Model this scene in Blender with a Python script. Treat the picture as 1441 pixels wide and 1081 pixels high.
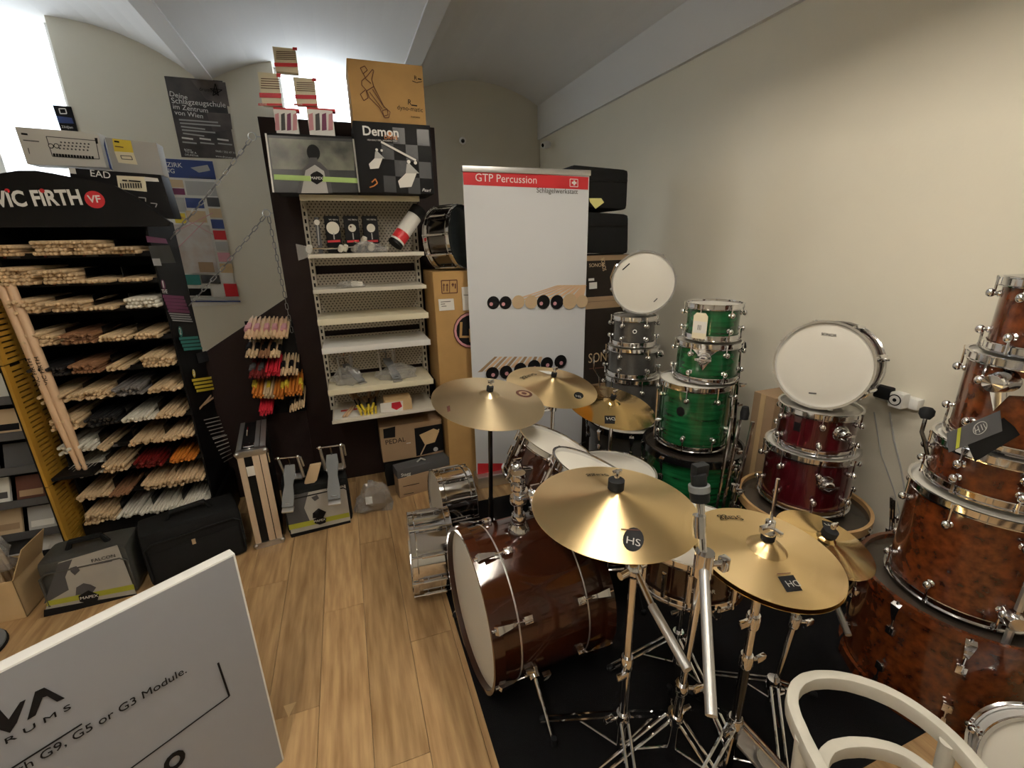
import bpy, bmesh, math, random
from mathutils import Vector as V, Matrix as M
random.seed(11)
for o in list(bpy.data.objects): bpy.data.objects.remove(o)
SC = bpy.context.scene
COL = SC.collection
# ------------------------------------------------------------------ camera (image taken as 1441 x 1081)
FPX, CX, CY, H = 637.0, 720.5, 540.5, 1.6
_ro, _pi, _ya = [math.radians(a) for a in (1.11, 17.41, 19.65)]
FW = V((math.sin(_ya)*math.cos(_pi), math.cos(_ya)*math.cos(_pi), -math.sin(_pi)))
_r = V((math.cos(_ya), -math.sin(_ya), 0)); _d = FW.cross(_r)
RT = math.cos(_ro)*_r + math.sin(_ro)*_d
DN = -math.sin(_ro)*_r + math.cos(_ro)*_d
EYE = V((0, 0, H))
cd = bpy.data.cameras.new('camera'); cam = bpy.data.objects.new('camera', cd); COL.objects.link(cam)
cd.sensor_fit = 'HORIZONTAL'; cd.sensor_width = 36; cd.lens = 36*FPX/1441; cd.clip_start = 0.02
cam.matrix_world = M(((RT.x, -DN.x, -FW.x, 0), (RT.y, -DN.y, -FW.y, 0), (RT.z, -DN.z, -FW.z, H), (0, 0, 0, 1)))
SC.camera = cam
# ------------------------------------------------------------------ view, world, daylight
SC.view_settings.view_transform = 'Standard'; SC.view_settings.look = 'None'
SC.view_settings.gamma = 1; SC.view_settings.use_curve_mapping = False
SC.view_settings.exposure = 0.40
W = bpy.data.worlds.new('sky'); SC.world = W; W.use_nodes = True
bg = W.node_tree.nodes['Background']; bg.inputs[0].default_value = (0.86, 0.93, 1.0, 1); bg.inputs[1].default_value = 5.0
LAMP_STRENGTH = 90.0
# ------------------------------------------------------------------ pixels to points on known planes
def ray(x, y): return FW + (x-CX)/FPX*RT + (y-CY)/FPX*DN
def G(x, y, z=0.0):
    d = ray(x, y); return EYE + d*((z-H)/d.z)
def PY(x, y, Y):
    d = ray(x, y); return EYE + d*(Y/d.y)
def PX(x, y, X):
    d = ray(x, y); return EYE + d*(X/d.x)
def PD(x, y, dep): return EYE + ray(x, y)*dep
def hit(px, p, n):
    d = ray(*px); return EYE + d*((p-EYE).dot(n)/d.dot(n))
# ------------------------------------------------------------------ materials
MT = {}
def mat(name, col=(.5, .5, .5), rough=.5, metal=0, noise=0, nscale=20, bump=0, bscale=200, coat=0, col2=None, stretch=None, trans=0, alpha=1, emit=0, aniso=0, spec=None, rnd=0, sheen=0):
    m = bpy.data.materials.new(name); m.use_nodes = True; MT[name] = m
    nt = m.node_tree; N = nt.nodes; L = nt.links; b = N['Principled BSDF']
    b.inputs['Base Color'].default_value = (*col, 1); b.inputs['Roughness'].default_value = rough
    b.inputs['Metallic'].default_value = metal
    if coat: b.inputs['Coat Weight'].default_value = coat; b.inputs['Coat Roughness'].default_value = .04
    if trans: b.inputs['Transmission Weight'].default_value = trans
    if alpha < 1: b.inputs['Alpha'].default_value = alpha
    if spec is not None: b.inputs['Specular IOR Level'].default_value = spec
    if sheen: b.inputs['Sheen Weight'].default_value = sheen
    if emit: b.inputs['Emission Color'].default_value = (*col, 1); b.inputs['Emission Strength'].default_value = emit
    tc = N.new('ShaderNodeTexCoord'); mp = N.new('ShaderNodeMapping'); L.new(tc.outputs['Object'], mp.inputs[0])
    if stretch: mp.inputs['Scale'].default_value = stretch
    if noise or col2:
        nz = N.new('ShaderNodeTexNoise'); nz.inputs['Scale'].default_value = nscale; nz.inputs['Detail'].default_value = 6
        L.new(mp.outputs[0], nz.inputs[0])
        cr = N.new('ShaderNodeValToRGB'); L.new(nz.outputs[0], cr.inputs[0])
        c2 = col2 or tuple(max(0, c*(1-noise)) for c in col)
        cr.color_ramp.elements[0].position = .32; cr.color_ramp.elements[1].position = .68
        cr.color_ramp.elements[0].color = (*c2, 1); cr.color_ramp.elements[1].color = (*col, 1)
        out = cr.outputs[0]
        if rnd:
            oi = N.new('ShaderNodeObjectInfo'); hs = N.new('ShaderNodeHueSaturation'); mr = N.new('ShaderNodeMapRange')
            mr.inputs['To Min'].default_value = 1-rnd; mr.inputs['To Max'].default_value = 1+rnd
            L.new(oi.outputs['Random'], mr.inputs[0]); L.new(mr.outputs[0], hs.inputs['Value']); L.new(out, hs.inputs['Color']); out = hs.outputs[0]
            ad = N.new('ShaderNodeVectorMath'); cm = N.new('ShaderNodeCombineXYZ'); ml = N.new('ShaderNodeMath'); ml.operation = 'MULTIPLY'; ml.inputs[1].default_value = 37
            L.new(oi.outputs['Random'], ml.inputs[0]); L.new(ml.outputs[0], cm.inputs[0]); L.new(ml.outputs[0], cm.inputs[1])
            L.new(tc.outputs['Object'], ad.inputs[0]); L.new(cm.outputs[0], ad.inputs[1]); L.new(ad.outputs[0], mp.inputs[0])
        L.new(out, b.inputs['Base Color'])
    if bump:
        n2 = N.new('ShaderNodeTexNoise'); n2.inputs['Scale'].default_value = bscale; n2.inputs['Detail'].default_value = 4
        L.new(mp.outputs[0], n2.inputs[0])
        bp = N.new('ShaderNodeBump'); bp.inputs['Strength'].default_value = bump; bp.inputs['Distance'].default_value = .004
        L.new(n2.outputs[0], bp.inputs['Height']); L.new(bp.outputs[0], b.inputs['Normal'])
    if aniso:
        b.inputs['Anisotropic'].default_value = aniso
        b.inputs['Anisotropic Rotation'].default_value = .25; tg = N.new('ShaderNodeTangent'); tg.direction_type = 'RADIAL'; tg.axis = 'Z'; L.new(tg.outputs[0], b.inputs['Tangent'])
        rg = N.new('ShaderNodeTexWave'); rg.wave_type = 'RINGS'; rg.rings_direction = 'Z'; rg.inputs['Scale'].default_value = 90; rg.inputs['Distortion'].default_value = .6
        L.new(tc.outputs['Object'], rg.inputs[0])
        bp = N.new('ShaderNodeBump'); bp.inputs['Strength'].default_value = .06; bp.inputs['Distance'].default_value = .001
        L.new(rg.outputs[0], bp.inputs['Height'])
        if bump: L.new(n2.outputs[0], bp.inputs['Height'])
        L.new(bp.outputs[0], b.inputs['Normal'])
    return m
mat('wall', (.79, .75, .635), .9, bump=.12, bscale=60, noise=.03, nscale=3)
mat('ceiling_paint', (.76, .76, .76), .9, bump=.25, bscale=25)
mat('brown_paint', (.022, .013, .012), .6, spec=.2, bump=.05, bscale=80)
mat('plank', (.57, .38, .19), .36, col2=(.33, .195, .085), nscale=4.5, stretch=(9, .8, 1), bump=.05, bscale=30, rnd=.12)
mat('carpet', (.006, .006, .007), 1, bump=.5, bscale=500, spec=.15)
mat('chrome', (.80, .80, .82), .09, 1)
mat('chrome_dark', (.17, .16, .155), .14, 1); mat('dark_carton', (.020, .014, .011), .7, spec=.25); mat('poster_light', (.17, .14, .13), .35, col2=(.07, .06, .06), nscale=6)
mat('steel', (.55, .55, .56), .3, 1); mat('chain_steel', (.30, .30, .30), .35, .9)
mat('alu', (.62, .62, .62), .4, .9)
mat('black', (.005, .005, .0055), .55, spec=.2)
mat('black_gloss', (.005, .005, .006), .14, coat=.2)
mat('rubber', (.010, .011, .013), .7, spec=.25)
mat('felt', (.20, .21, .22), .95, bump=.3, bscale=400)
mat('head_white', (.68, .66, .60), .55, bump=.03, bscale=300)
mat('head_clear', (.40, .385, .35), .2); mat('head_dark', (.05, .04, .032), .18)
mat('head_black', (.012, .016, .018), .25)
mat('white', (.85, .85, .83), .5)
mat('cream', (.83, .77, .58), .45)
mat('shelf_metal', (.70, .66, .57), .45)
mat('peg', (.60, .55, .46), .5)
mat('card', (.50, .305, .115), .85, noise=.12, nscale=8, bump=.04)
mat('card_dull', (.40, .27, .16), .85, noise=.12, nscale=8)
mat('card_light', (.66, .47, .25), .8, noise=.1, nscale=6)
mat('red', (.62, .025, .035), .4)
mat('green_label', (.42, .62, .20), .5)
mat('lime', (.40, .42, .04), .5)
mat('yellow', (.80, .62, .06), .5)
mat('yellow_pale', (.85, .80, .30), .6)
mat('blue', (.03, .06, .22), .5)
mat('teal', (.03, .22, .20), .5)
mat('purple', (.18, .03, .10), .5)
mat('paper', (.78, .77, .73), .6)
mat('paper_grey', (.45, .45, .44), .6)
mat('ink', (.006, .006, .0075), .6, spec=.2)
mat('ink_grey', (.085, .085, .09), .6, spec=.25)
mat('ink_brown', (.11, .035, .02), .7)
mat('pink', (.62, .30, .34), .6)
mat('skin_wood', (.72, .50, .32), .5)
mat('tan', (.60, .45, .28), .6)
mat('mustard', (.46, .25, .028), .55, noise=.1, nscale=5)
mat('hickory', (.74, .55, .34), .45, noise=.18, nscale=9, stretch=(1, 8, 8), rnd=.14)
mat('stick_brown', (.33, .17, .09), .45, noise=.2, nscale=9)
mat('stick_white', (.80, .77, .68), .4)
mat('stick_black', (.02, .02, .022), .35)
mat('stick_grey', (.20, .19, .19), .4)
mat('stick_red', (.16, .012, .012), .35)
mat('stick_orange', (.60, .20, .03), .4)
mat('stick_crimson', (.55, .02, .04), .35)
mat('bag', (.010, .0105, .011), .85, bump=.35, bscale=350, spec=.2)
mat('bag_grey', (.075, .075, .070), .4, noise=.4, nscale=6, bump=.3, bscale=18)
mat('grey_board', (.30, .32, .36), .55)
mat('plastic_clear', (.9, .9, .9), .12, trans=.6, alpha=.45, bump=.9, bscale=25)
mat('dark_photo', (.03, .033, .036), .3, col2=(.012, .013, .016), nscale=9)
mat('smoke_photo', (.24, .25, .19), .3, col2=(.012, .015, .014), nscale=7)
mat('check_grey', (.035, .037, .042), .3)
mat('sleeve_grey', (.45, .44, .41), .4, noise=.15, nscale=5)
mat('banner_print', (.74, .77, .82), .4)
mat('wood_hoop', (.55, .34, .15), .4, noise=.15, nscale=10)
mat('wood_case', (.64, .50, .36), .5, noise=.15, nscale=5, stretch=(9, 9, .6))
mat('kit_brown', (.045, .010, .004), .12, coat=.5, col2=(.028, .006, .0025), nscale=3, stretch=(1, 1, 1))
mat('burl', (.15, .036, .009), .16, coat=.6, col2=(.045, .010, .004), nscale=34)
mat('maroon', (.055, .004, .007), .14, coat=.8)
mat('grey_sparkle', (.075, .073, .072), .25, coat=.5, noise=.5, nscale=350)
mat('green_shell', (.010, .125, .038), .13, coat=.6, col2=(.003, .04, .011), nscale=4, stretch=(1.2, 1.2, 13))
mat('cymbal', (.88, .67, .36), .30, 1, aniso=.75)
mat('cymbal_hammer', (.88, .72, .46), .32, 1, aniso=.6, bump=.5, bscale=38)
mat('cymbal_brilliant', (.82, .58, .25), .15, 1, aniso=.45)
mat('tape', (.62, .60, .53), .6, noise=.12, nscale=14)
mat('lamp_tube', (1, .91, .77), .5, emit=LAMP_STRENGTH)
mat('glass', (.9, .95, 1), .02, trans=1, alpha=.25)
mat('facade', (.75, .75, .73), .9, noise=.05); mat('facade_glass', (.25, .33, .40), .2)
mat('poster_dark', (.11, .095, .09), .35, col2=(.022, .022, .028), nscale=4)
mat('map_print', (.62, .62, .60), .5, col2=(.52, .42, .37), nscale=9)
# ------------------------------------------------------------------ mesh helpers
class MB:
    def __init__(s): s.v = []; s.f = []
    def add(s, vs, fs):
        n = len(s.v); s.v += [V(a) for a in vs]; s.f += [tuple(i+n for i in f) for f in fs]; return s
    def box(s, c, size, R=None):
        c = V(c); x, y, z = [a/2 for a in size]
        P = [V((i*x, j*y, k*z)) for i in (-1, 1) for j in (-1, 1) for k in (-1, 1)]
        if R is not None: P = [R @ p for p in P]
        return s.add([c+p for p in P], [(0, 1, 3, 2), (4, 6, 7, 5), (0, 4, 5, 1), (2, 3, 7, 6), (0, 2, 6, 4), (1, 5, 7, 3)])
    def b2(s, a, b): return s.box([(p+q)/2 for p, q in zip(a, b)], [abs(q-p) for p, q in zip(a, b)])
    def tube(s, pts, r, n=10, cap=True, closed=False):
        pts = [V(p) for p in pts]; k = len(pts); rs = r if isinstance(r, (list, tuple)) else [r]*k
        vs = []; fs = []; u = None
        for i, p in enumerate(pts):
            a = pts[(i-1) % k] if (i or closed) else p; b = pts[(i+1) % k] if (i < k-1 or closed) else p
            t = (b-a)
            if t.length < 1e-9: t = (pts[1]-pts[0])
            t.normalize()
            if u is None: u = t.orthogonal().normalized()
            else:
                u = u - t*u.dot(t); u = u.normalized() if u.length > 1e-6 else t.orthogonal().normalized()
            w = t.cross(u)
            for j in range(n):
                a2 = 2*math.pi*j/n; vs.append(p + rs[i]*(math.cos(a2)*u + math.sin(a2)*w))
        for i in range(k if closed else k-1):
            for j in range(n):
                a, b = i*n+j, i*n+(j+1) % n; c, d = ((i+1) % k)*n+(j+1) % n, ((i+1) % k)*n+j
                fs.append((a, b, c, d))
        if cap and not closed: fs += [tuple(range(n-1, -1, -1)), tuple((k-1)*n+j for j in range(n))]
        return s.add(vs, fs)
    def lathe(s, prof, T=None, n=32, close=False):
        vs = []; fs = []; k = len(prof)
        for r, z in prof:
            for j in range(n):
                a = 2*math.pi*j/n; vs.append(V((r*math.cos(a), r*math.sin(a), z)))
        for i in range(k if close else k-1):
            for j in range(n):
                i2 = (i+1) % k
                fs.append((i*n+j, i*n+(j+1) % n, i2*n+(j+1) % n, i2*n+j))
        if T is not None: vs = [T @ p for p in vs]
        return s.add(vs, fs)
    def prism(s, poly, off):
        poly = [V(p) for p in poly]; off = V(off); n = len(poly)
        return s.add(poly+[p+off for p in poly], [tuple(range(n-1, -1, -1)), tuple(range(n, 2*n))]+[(i, (i+1) % n, n+(i+1) % n, n+i) for i in range(n)])
    def ball(s, c, r, n=12, sc=(1, 1, 1)):
        k = 7; vs = []; fs = []
        for i in range(k):
            t = math.pi*(i+.001)/(k-1+.002)
            for j in range(n):
                a = 2*math.pi*j/n; vs.append(V(c)+V((sc[0]*r*math.sin(t)*math.cos(a), sc[1]*r*math.sin(t)*math.sin(a), sc[2]*r*math.cos(t))))
        for i in range(k-1):
            for j in range(n): fs.append((i*n+j, (i+1)*n+j, (i+1)*n+(j+1) % n, i*n+(j+1) % n))
        return s.add(vs, fs)
    def mesh(s, name, m, smooth=38, bevel=0):
        me = bpy.data.meshes.new(name); me.from_pydata([tuple(p) for p in s.v], [], s.f)
        bm = bmesh.new(); bm.from_mesh(me)
        if bevel:
            es = [e for e in bm.edges if len(e.link_faces) == 2 and e.calc_face_angle(0) > .6]
            bmesh.ops.bevel(bm, geom=es, offset=bevel, segments=2, profile=.6, affect='EDGES')
        bmesh.ops.recalc_face_normals(bm, faces=bm.faces); bm.to_mesh(me); bm.free()
        for mm in (m if isinstance(m, (list, tuple)) else [m]): me.materials.append(MT[mm])
        if smooth:
            for p in me.polygons: p.use_smooth = True
            try: me.set_sharp_from_angle(angle=math.radians(smooth))
            except Exception: pass
        return me
    def build(s, name, m, parent=None, smooth=38, bevel=0, world=True):
        if parent is not None and world:
            Ti = MW[parent].inverted(); s.v = [Ti @ p for p in s.v]
        o = bpy.data.objects.new(name, s.mesh(name, m, smooth, bevel)); COL.objects.link(o)
        if parent is not None:
            o.parent = parent; MW[o] = MW[parent].copy()
        else: MW[o] = M.Identity(4)
        return o
MW = {}
def tag(o, label=None, cat=None, group=None, kind=None):
    if label: o['label'] = label
    if cat: o['category'] = cat
    if group: o['group'] = group
    if kind: o['kind'] = kind
    return o
def thing(name, label, cat, loc=(0, 0, 0), T=None, group=None):
    o = bpy.data.objects.new(name, None); COL.objects.link(o); o.empty_display_size = .05
    Tm = T if T is not None else M.Translation(V(loc)); o.matrix_world = Tm; MW[o] = Tm.copy()
    return tag(o, label, cat, group)
def inst(me, name, parent, T):
    "an object sharing mesh data, placed by world matrix T under parent"
    o = bpy.data.objects.new(name, me); COL.objects.link(o)
    if parent is not None: o.parent = parent; o.matrix_local = MW[parent].inverted() @ T
    else: o.matrix_world = T
    MW[o] = T.copy(); return o
def frame(o, z, x=None):
    "matrix with origin o, z axis along z"
    z = V(z).normalized(); x = V(x) if x is not None else (V((0, 0, 1)) if abs(z.z) < .9 else V((1, 0, 0)))
    x = (x - z*x.dot(z)).normalized(); y = z.cross(x)
    return M(((x.x, y.x, z.x, o[0]), (x.y, y.y, z.y, o[1]), (x.z, y.z, z.z, o[2]), (0, 0, 0, 1)))
def txt(s, p0, p1, up, m, parent, name='lettering', h=None, shear=0, off=.0012, bold=0):
    "flat lettering whose baseline runs p0 to p1; up = side of the letters"
    cu = bpy.data.curves.new('t', 'FONT'); cu.body = s; cu.size = 1; cu.shear = shear; cu.offset = bold; cu.resolution_u = 3; cu.extrude = .0004
    to = bpy.data.objects.new('t', cu); COL.objects.link(to); bpy.context.view_layer.update()
    me = bpy.data.meshes.new_from_object(to.evaluated_get(bpy.context.evaluated_depsgraph_get()))
    bpy.data.objects.remove(to)
    if not me.vertices: return None
    xs = [v.co.x for v in me.vertices]; x0, x1 = min(xs), max(xs)
    p0 = V(p0); p1 = V(p1); d = p1-p0; wd = d.length; d.normalize(); up = V(up); up = (up-d*up.dot(d)).normalized(); n = d.cross(up)
    sx = wd/(x1-x0); sy = (h/.72) if h else sx
    Ti = MW[parent].inverted() if parent is not None else M.Identity(4)
    for v in me.vertices: v.co = Ti @ (p0 + d*((v.co.x-x0)*sx) + up*(v.co.y*sy) + n*(off+v.co.z))
    me.materials.clear(); me.materials.append(MT[m])
    o = bpy.data.objects.new(name, me); COL.objects.link(o)
    if parent is not None: o.parent = parent; MW[o] = MW[parent].copy()
    return o
class Face:
    "a flat printed face: positions on it are read off where the sight line meets its plane"
    def __init__(s, p, n, parent): s.p = V(p); s.n = V(n).normalized(); s.o = parent; s.k = 0
    def h(s, x, y): return hit((x, y), s.p, s.n)
    def poly(s, pts, m, name='print', k=None):
        s.k += 1; e = .0006*(k or s.k)
        return MB().prism([s.h(*p)+s.n*e for p in pts], s.n*.0004).build(name, m, s.o, smooth=0)
    def rect(s, x0, y0, x1, y1, m, name='print', k=None): return s.poly([(x0, y0), (x1, y0), (x1, y1), (x0, y1)], m, name, k)
    def disc(s, x, y, r, m, name='print', k=None, n=20, asp=1):
        s.k += 1; e = .0006*(k or s.k); c = s.h(x, y); u = (s.h(x, y+1)-c); u = u-s.n*u.dot(s.n); rr = u.length*r; u.normalize(); w = s.n.cross(u)
        return MB().prism([c+s.n*e+rr*(asp*math.cos(a)*u+math.sin(a)*w) for a in [2*math.pi*i/n for i in range(n)]], s.n*.0004).build(name, m, s.o, smooth=0)
    def line(s, pts, w, m, name='print', k=None):
        s.k += 1; e = .0006*(k or s.k); mb = MB(); q = [s.h(*p)+s.n*e for p in pts]
        for a, b in zip(q, q[1:]):
            d = (b-a); 
            if d.length < 1e-6: continue
            t = s.n.cross(d.normalized())*w/2; mb.prism([a-t, b-t, b+t, a+t], s.n*.0004)
        return mb.build(name, m, s.o, smooth=0)
    def text(s, t, a, b, m, name='lettering', h=None, **k):
        p, q = s.h(*a), s.h(*b); up = s.n.cross(q-p)
        return txt(t, p, q, up, m, s.o, name, h, off=.0006*(s.k+1)+.0006, **k)
def rbox(name, m, parent, a, b, bevel=.004, world=True): return MB().b2(a, b).build(name, m, parent, bevel=bevel, world=world)
# ================================================================== the room
YB, XR, XL, YF = 5.40, 2.33, -3.3, -2.6
def S(o): return tag(o, kind='structure')
fl = S(MB().b2((XL-.3, YF-.2, -.06), (XR+.3, YB+.3, -.012)).build('floor', 'brown_paint', smooth=0))
xa = G(455, 870).x; pw = G(512, 850).x - xa; ya = G(480, 857).y
pw = max(.12, min(.24, pw)); plen = 1.22
pm = MB().b2((.0006, .0006, -.012), (pw-.0006, plen-.0006, 0)).mesh('plank', 'plank', smooth=0, bevel=.0012)
i0 = int((XL-xa)//pw)
for i in range(i0, int((XR-xa)//pw)+1):
    offy = ya + (0 if i == 0 else ((i*0.377) % 1.0)*plen)
    j0 = int((-.3-offy)//plen)
    for j in range(j0, int((YB-offy)//plen)+1):
        x = xa+i*pw; y = offy+j*plen
        if x < -2.6 and y > 3.5: continue
        inst(pm, 'plank', fl, M.Translation((x, y, 0)))
wb = MB()
wb.b2((XL-.3, YB, 0), (-2.026, YB+.3, .9)); wb.b2((-2.026, YB, 0), (-.40, YB+.3, 3.8)); wb.b2((-.40, YB, 0), (.46, YB+.3, 2.3)); wb.b2((.46, YB, 0), (XR+.3, YB+.3, 3.8))
S(wb.build('wall_back', 'wall', smooth=0))
S(MB().b2((XR, YF, 0), (XR+.3, YB, 3.8)).build('wall_right', 'wall', smooth=0))
S(MB().b2((2.30, YF, 2.725), (XR, YB, 3.07)).build('trim_1', 'ceiling_paint', smooth=0))
wl = MB().b2((XL-.3, YF, 0), (XL, YB, 3.8))
S(wl.build('wall_left', 'wall', smooth=0))
S(MB().b2((XL-.3, YF-.3, 0), (XR+.3, YF, 3.8)).build('wall_front', 'wall', smooth=0))
ce = MB()
def vault(x0, x1, z0, rise):
    w = x1-x0; R = (w*w/4+rise*rise)/(2*rise); cx = (x0+x1)/2; cz = z0+rise-R; n = 14; a = math.asin(w/2/R); p = []
    for k in range(n+1):
        t = -a+2*a*k/n; p.append((cx+R*math.sin(t), cz+R*math.cos(t)))
    for (xa_, za_), (xb_, zb_) in zip(p, p[1:]):
        ce.add([(xa_, YF, za_), (xb_, YF, zb_), (xb_, YB+.3, zb_), (xa_, YB+.3, za_)], [(0, 1, 2, 3)])
vault(-3.0, -1.04, 3.07, .35); vault(-.91, .70, 3.07, .21); vault(.84, 2.31, 3.07, .19)
ce.add([(XL-.3, YF, 3.07), (-3.0, YF, 3.07), (-3.0, YB+.3, 3.07), (XL-.3, YB+.3, 3.07)], [(0, 1, 2, 3)])
ce.b2((XL-.3, YF-.3, 3.6), (XR+.3, YB+.3, 3.8))
S(ce.build('ceiling', 'ceiling_paint', smooth=50))
for i, x in enumerate((-.975, .77, -3.05)):
    S(MB().b2((x-.068, YF, 3.055), (x+.068, YB, 3.10)).build('trim_%d' % (i+2), 'ceiling_paint', smooth=0))
# windows
def window(n, x0, x1, y, z0, z1, bars, hb):
    w = S(tag(thing('window_%d' % n, None, None, (x0, y, z0))))
    fr = MB()
    for x in [x0]+bars+[x1]: fr.b2((x-.03, y-.03, z0), (x+.03, y+.03, z1))
    for z in [z0]+hb+[z1]: fr.b2((x0, y-.025, z-.03), (x1, y+.025, z+.03))
    fr.build('window_frame', 'white', w, smooth=0); MB().b2((x0, y-.004, z0), (x1, y+.004, z1)).build('pane', 'glass', w, smooth=0)
    return w
window(1, -3.3, -2.07, YB+.18, .93, 3.5, [-2.68], []); window(2, -.38, .44, YB+.2, 2.33, 3.4, [], [])
fh = thing('house', 'pale house front across the street, seen through the bright window', 'building', (-6, 12, 0))
MB().b2((-12, 12, -1), (-1.5, 12.4, 9)).build('facade_wall', 'facade', fh, smooth=0)
for x0, x1, y0, y1 in ((22, 78, 68, 118), (33, 100, 138, 186)):
    a, b = PY(x0, y0, 11.95), PY(x1, y1, 11.95)
    wn = MB().b2((a.x, 11.93, a.z), (b.x, 12.01, b.z)).build('window', 'white', fh, smooth=0)
    MB().b2((a.x+.08, 11.91, a.z-.08), (b.x-.08, 11.94, b.z+.08)).build('pane', 'facade_glass', wn, smooth=0)
# pendant trough lamps (above and behind the camera's view)
def lamp(side, x, y0, y1, z, label, sk=.012):
    t = thing('pendant_lamp_%s_offscreen' % side, label, 'lamp', (x, (y0+y1)/2, z), group='pendant tube lamps')
    h = MB(); h.b2((x-.10, y0-.02, z+.05), (x+.10, y1+.02, z+.07))
    for s in (-1, 1): h.b2((x+s*.10-.006, y0-.02, z-sk), (x+s*.10+.006, y1+.02, z+.07))
    h.b2((x-.1, y0-.03, z-sk), (x+.1, y0-.02, z+.07)); h.b2((x-.1, y1+.02, z-sk), (x+.1, y1+.03, z+.07))
    h.build('housing', 'white', t, smooth=0)
    MB().tube([(x, y0, z), (x, y1, z)], .014, 10).build('tube_%s_offscreen' % side, 'lamp_tube', t)
    for y in (y0+.3, y1-.3): MB().tube([(x, y, z+.07), (x, y, 3.2)], .002, 6).build('wire', 'steel', t)
lamp('kit', .88, .1, 1.75, 2.75, 'white pendant tube lamp above the drum kit', .034)
lamp('aisle', -.55, -1.0, .95, 2.60, 'white pendant tube lamp above the aisle', .03)
# security cameras
def seccam(p, d, label):
    T = frame(p, d); t = thing('security_camera', label, 'camera', T=T)
    MB().lathe([(.001, -.05), (.03, -.05), (.036, -.03), (.036, .03), (.03, .046), (.001, .046)], T, 20).build('body', 'white', t)
    MB().lathe([(.001, .050), (.016, .049), (.019, .046), (.019, .04)], T, 20).build('lens_cover', 'black_gloss', t)
    MB().tube([p-V(d).normalized()*.05, p-V(d).normalized()*.05+V((.03, .06, 0))], .012).build('mount', 'white', t)
seccam(PY(651, 198, YB-.10), (-.2, -1, -.25), 'small white security camera on the back wall above the banner')
seccam(PX(768, 204, XR-.10), (-1, -.35, -.2), 'small white security camera in the corner under the ceiling beam')
# ================================================================== brown partition with the shelf unit
YP = 3.14
pt = thing('partition', 'dark brown display partition with slanting side wing behind the shelf unit', 'partition', (0, YP, 0))
a = PY(362, 165, YP); b = PY(611, 182, YP)
MB().b2((-.345, YP, 0), (.64, YP+.03, 2.29)).build('panel', 'brown_paint', pt, bevel=.002)
d0 = PY(290, 495, YP); d1 = PY(405, 418, YP); sl = (d1.z-d0.z)/(d1.x-d0.x)
zx = lambda x: d1.z+sl*(x-d1.x)
MB().prism([(-.345, YP, zx(-.345)), (-1.55, YP, zx(-1.55)), (-1.55, YP, 0), (-.345, YP, 0)], (0, .03, 0)).build('wing', 'brown_paint', pt)
# gondola shelf unit
SX0, SX1, SYF, SYB = -.168, .458, 2.80, 3.11
gs = thing('shelf_unit', 'cream metal shop shelf unit with perforated back', 'shelf', (.145, 2.95, 0))
for x in (SX0-.005, SX1+.005):
    u = MB().b2((x-.014, SYB-.035, .555), (x+.014, YP, 1.88)).build('upright', 'shelf_metal', gs, smooth=0)
    sm = MB()
    for k in range(31): sm.b2((x-.005, SYB-.0365, .58+k*.041), (x+.005, SYB-.034, .603+k*.041))
    sm.build('slots', 'black', u, smooth=0)
MT['peg_holes'] = m = mat('peg_holes', (.60, .55, .46), .5)
nt = m.node_tree; N = nt.nodes; L = nt.links; tc = N.new('ShaderNodeTexCoord'); sx = N.new('ShaderNodeSeparateXYZ'); L.new(tc.outputs['Object'], sx.inputs[0])
def mth(op, a, b=None):
    n = N.new('ShaderNodeMath'); n.operation = op
    for k, q in enumerate((a, b)):
        if q is None: continue
        if isinstance(q, (int, float)): n.inputs[k].default_value = q
        else: L.new(q, n.inputs[k])
    return n.outputs[0]
pz = mth('DIVIDE', sx.outputs[2], .0155); row = mth('FLOOR', pz); shf = mth('MULTIPLY', mth('MODULO', row, 2.0), .5)
px_ = mth('ADD', mth('DIVIDE', sx.outputs[0], .022), shf)
fx = mth('SUBTRACT', mth('FRACT', mth('ADD', px_, 100.0)), .5); fz = mth('MULTIPLY', mth('SUBTRACT', mth('FRACT', mth('ADD', pz, 100.0)), .5), .70)
dd = mth('ADD', mth('MULTIPLY', fx, fx), mth('MULTIPLY', fz, fz)); hol = mth('LESS_THAN', dd, .038)
mx = N.new('ShaderNodeMix'); mx.data_type = 'RGBA'; mx.inputs[6].default_value = (.58, .53, .44, 1); mx.inputs[7].default_value = (.05, .04, .035, 1)
L.new(hol, mx.inputs[0]); L.new(mx.outputs[2], N['Principled BSDF'].inputs['Base Color'])
gaps = [(1.432, 1.482), (1.043, 1.078), (.775, .80)]
zs = [.575] + [q for g in reversed(gaps) for q in g] + [1.86]
for z0, z1 in zip(zs[::2], zs[1::2]): MB().b2((SX0, SYB, z0), (SX1, SYB+.008, z1)).build('back_panel', 'peg_holes', gs, smooth=0)
SH = [(1.862, .03, 'cream', SYF+.02), (1.556, .022, 'shelf_metal', SYF), (1.364, .022, 'shelf_metal', SYF), (1.197, .035, 'cream', SYF), (1.029, .035, 'white', SYF), (.773, .035, 'cream', SYF), (.583, .02, 'shelf_metal', SYF-.02)]
for z, lip, mm, yf in SH:
    s = MB().b2((SX0, yf, z-.006), (SX1, SYB, z)); s.b2((SX0-.004, yf-.004, z-lip), (SX1+.004, yf, z))
    sh = s.build('shelf', mm, gs, bevel=.0012)
    for x in (SX0, SX1): MB().prism([(x-.002, yf+.02, z-.006), (x-.002, SYB, z-.006), (x-.002, SYB, z-.055), (x-.002, SYB-.05, z-.055), (x-.002, yf+.02, z-.02)], (.004, 0, 0)).build('bracket', 'shelf_metal', sh)
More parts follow.
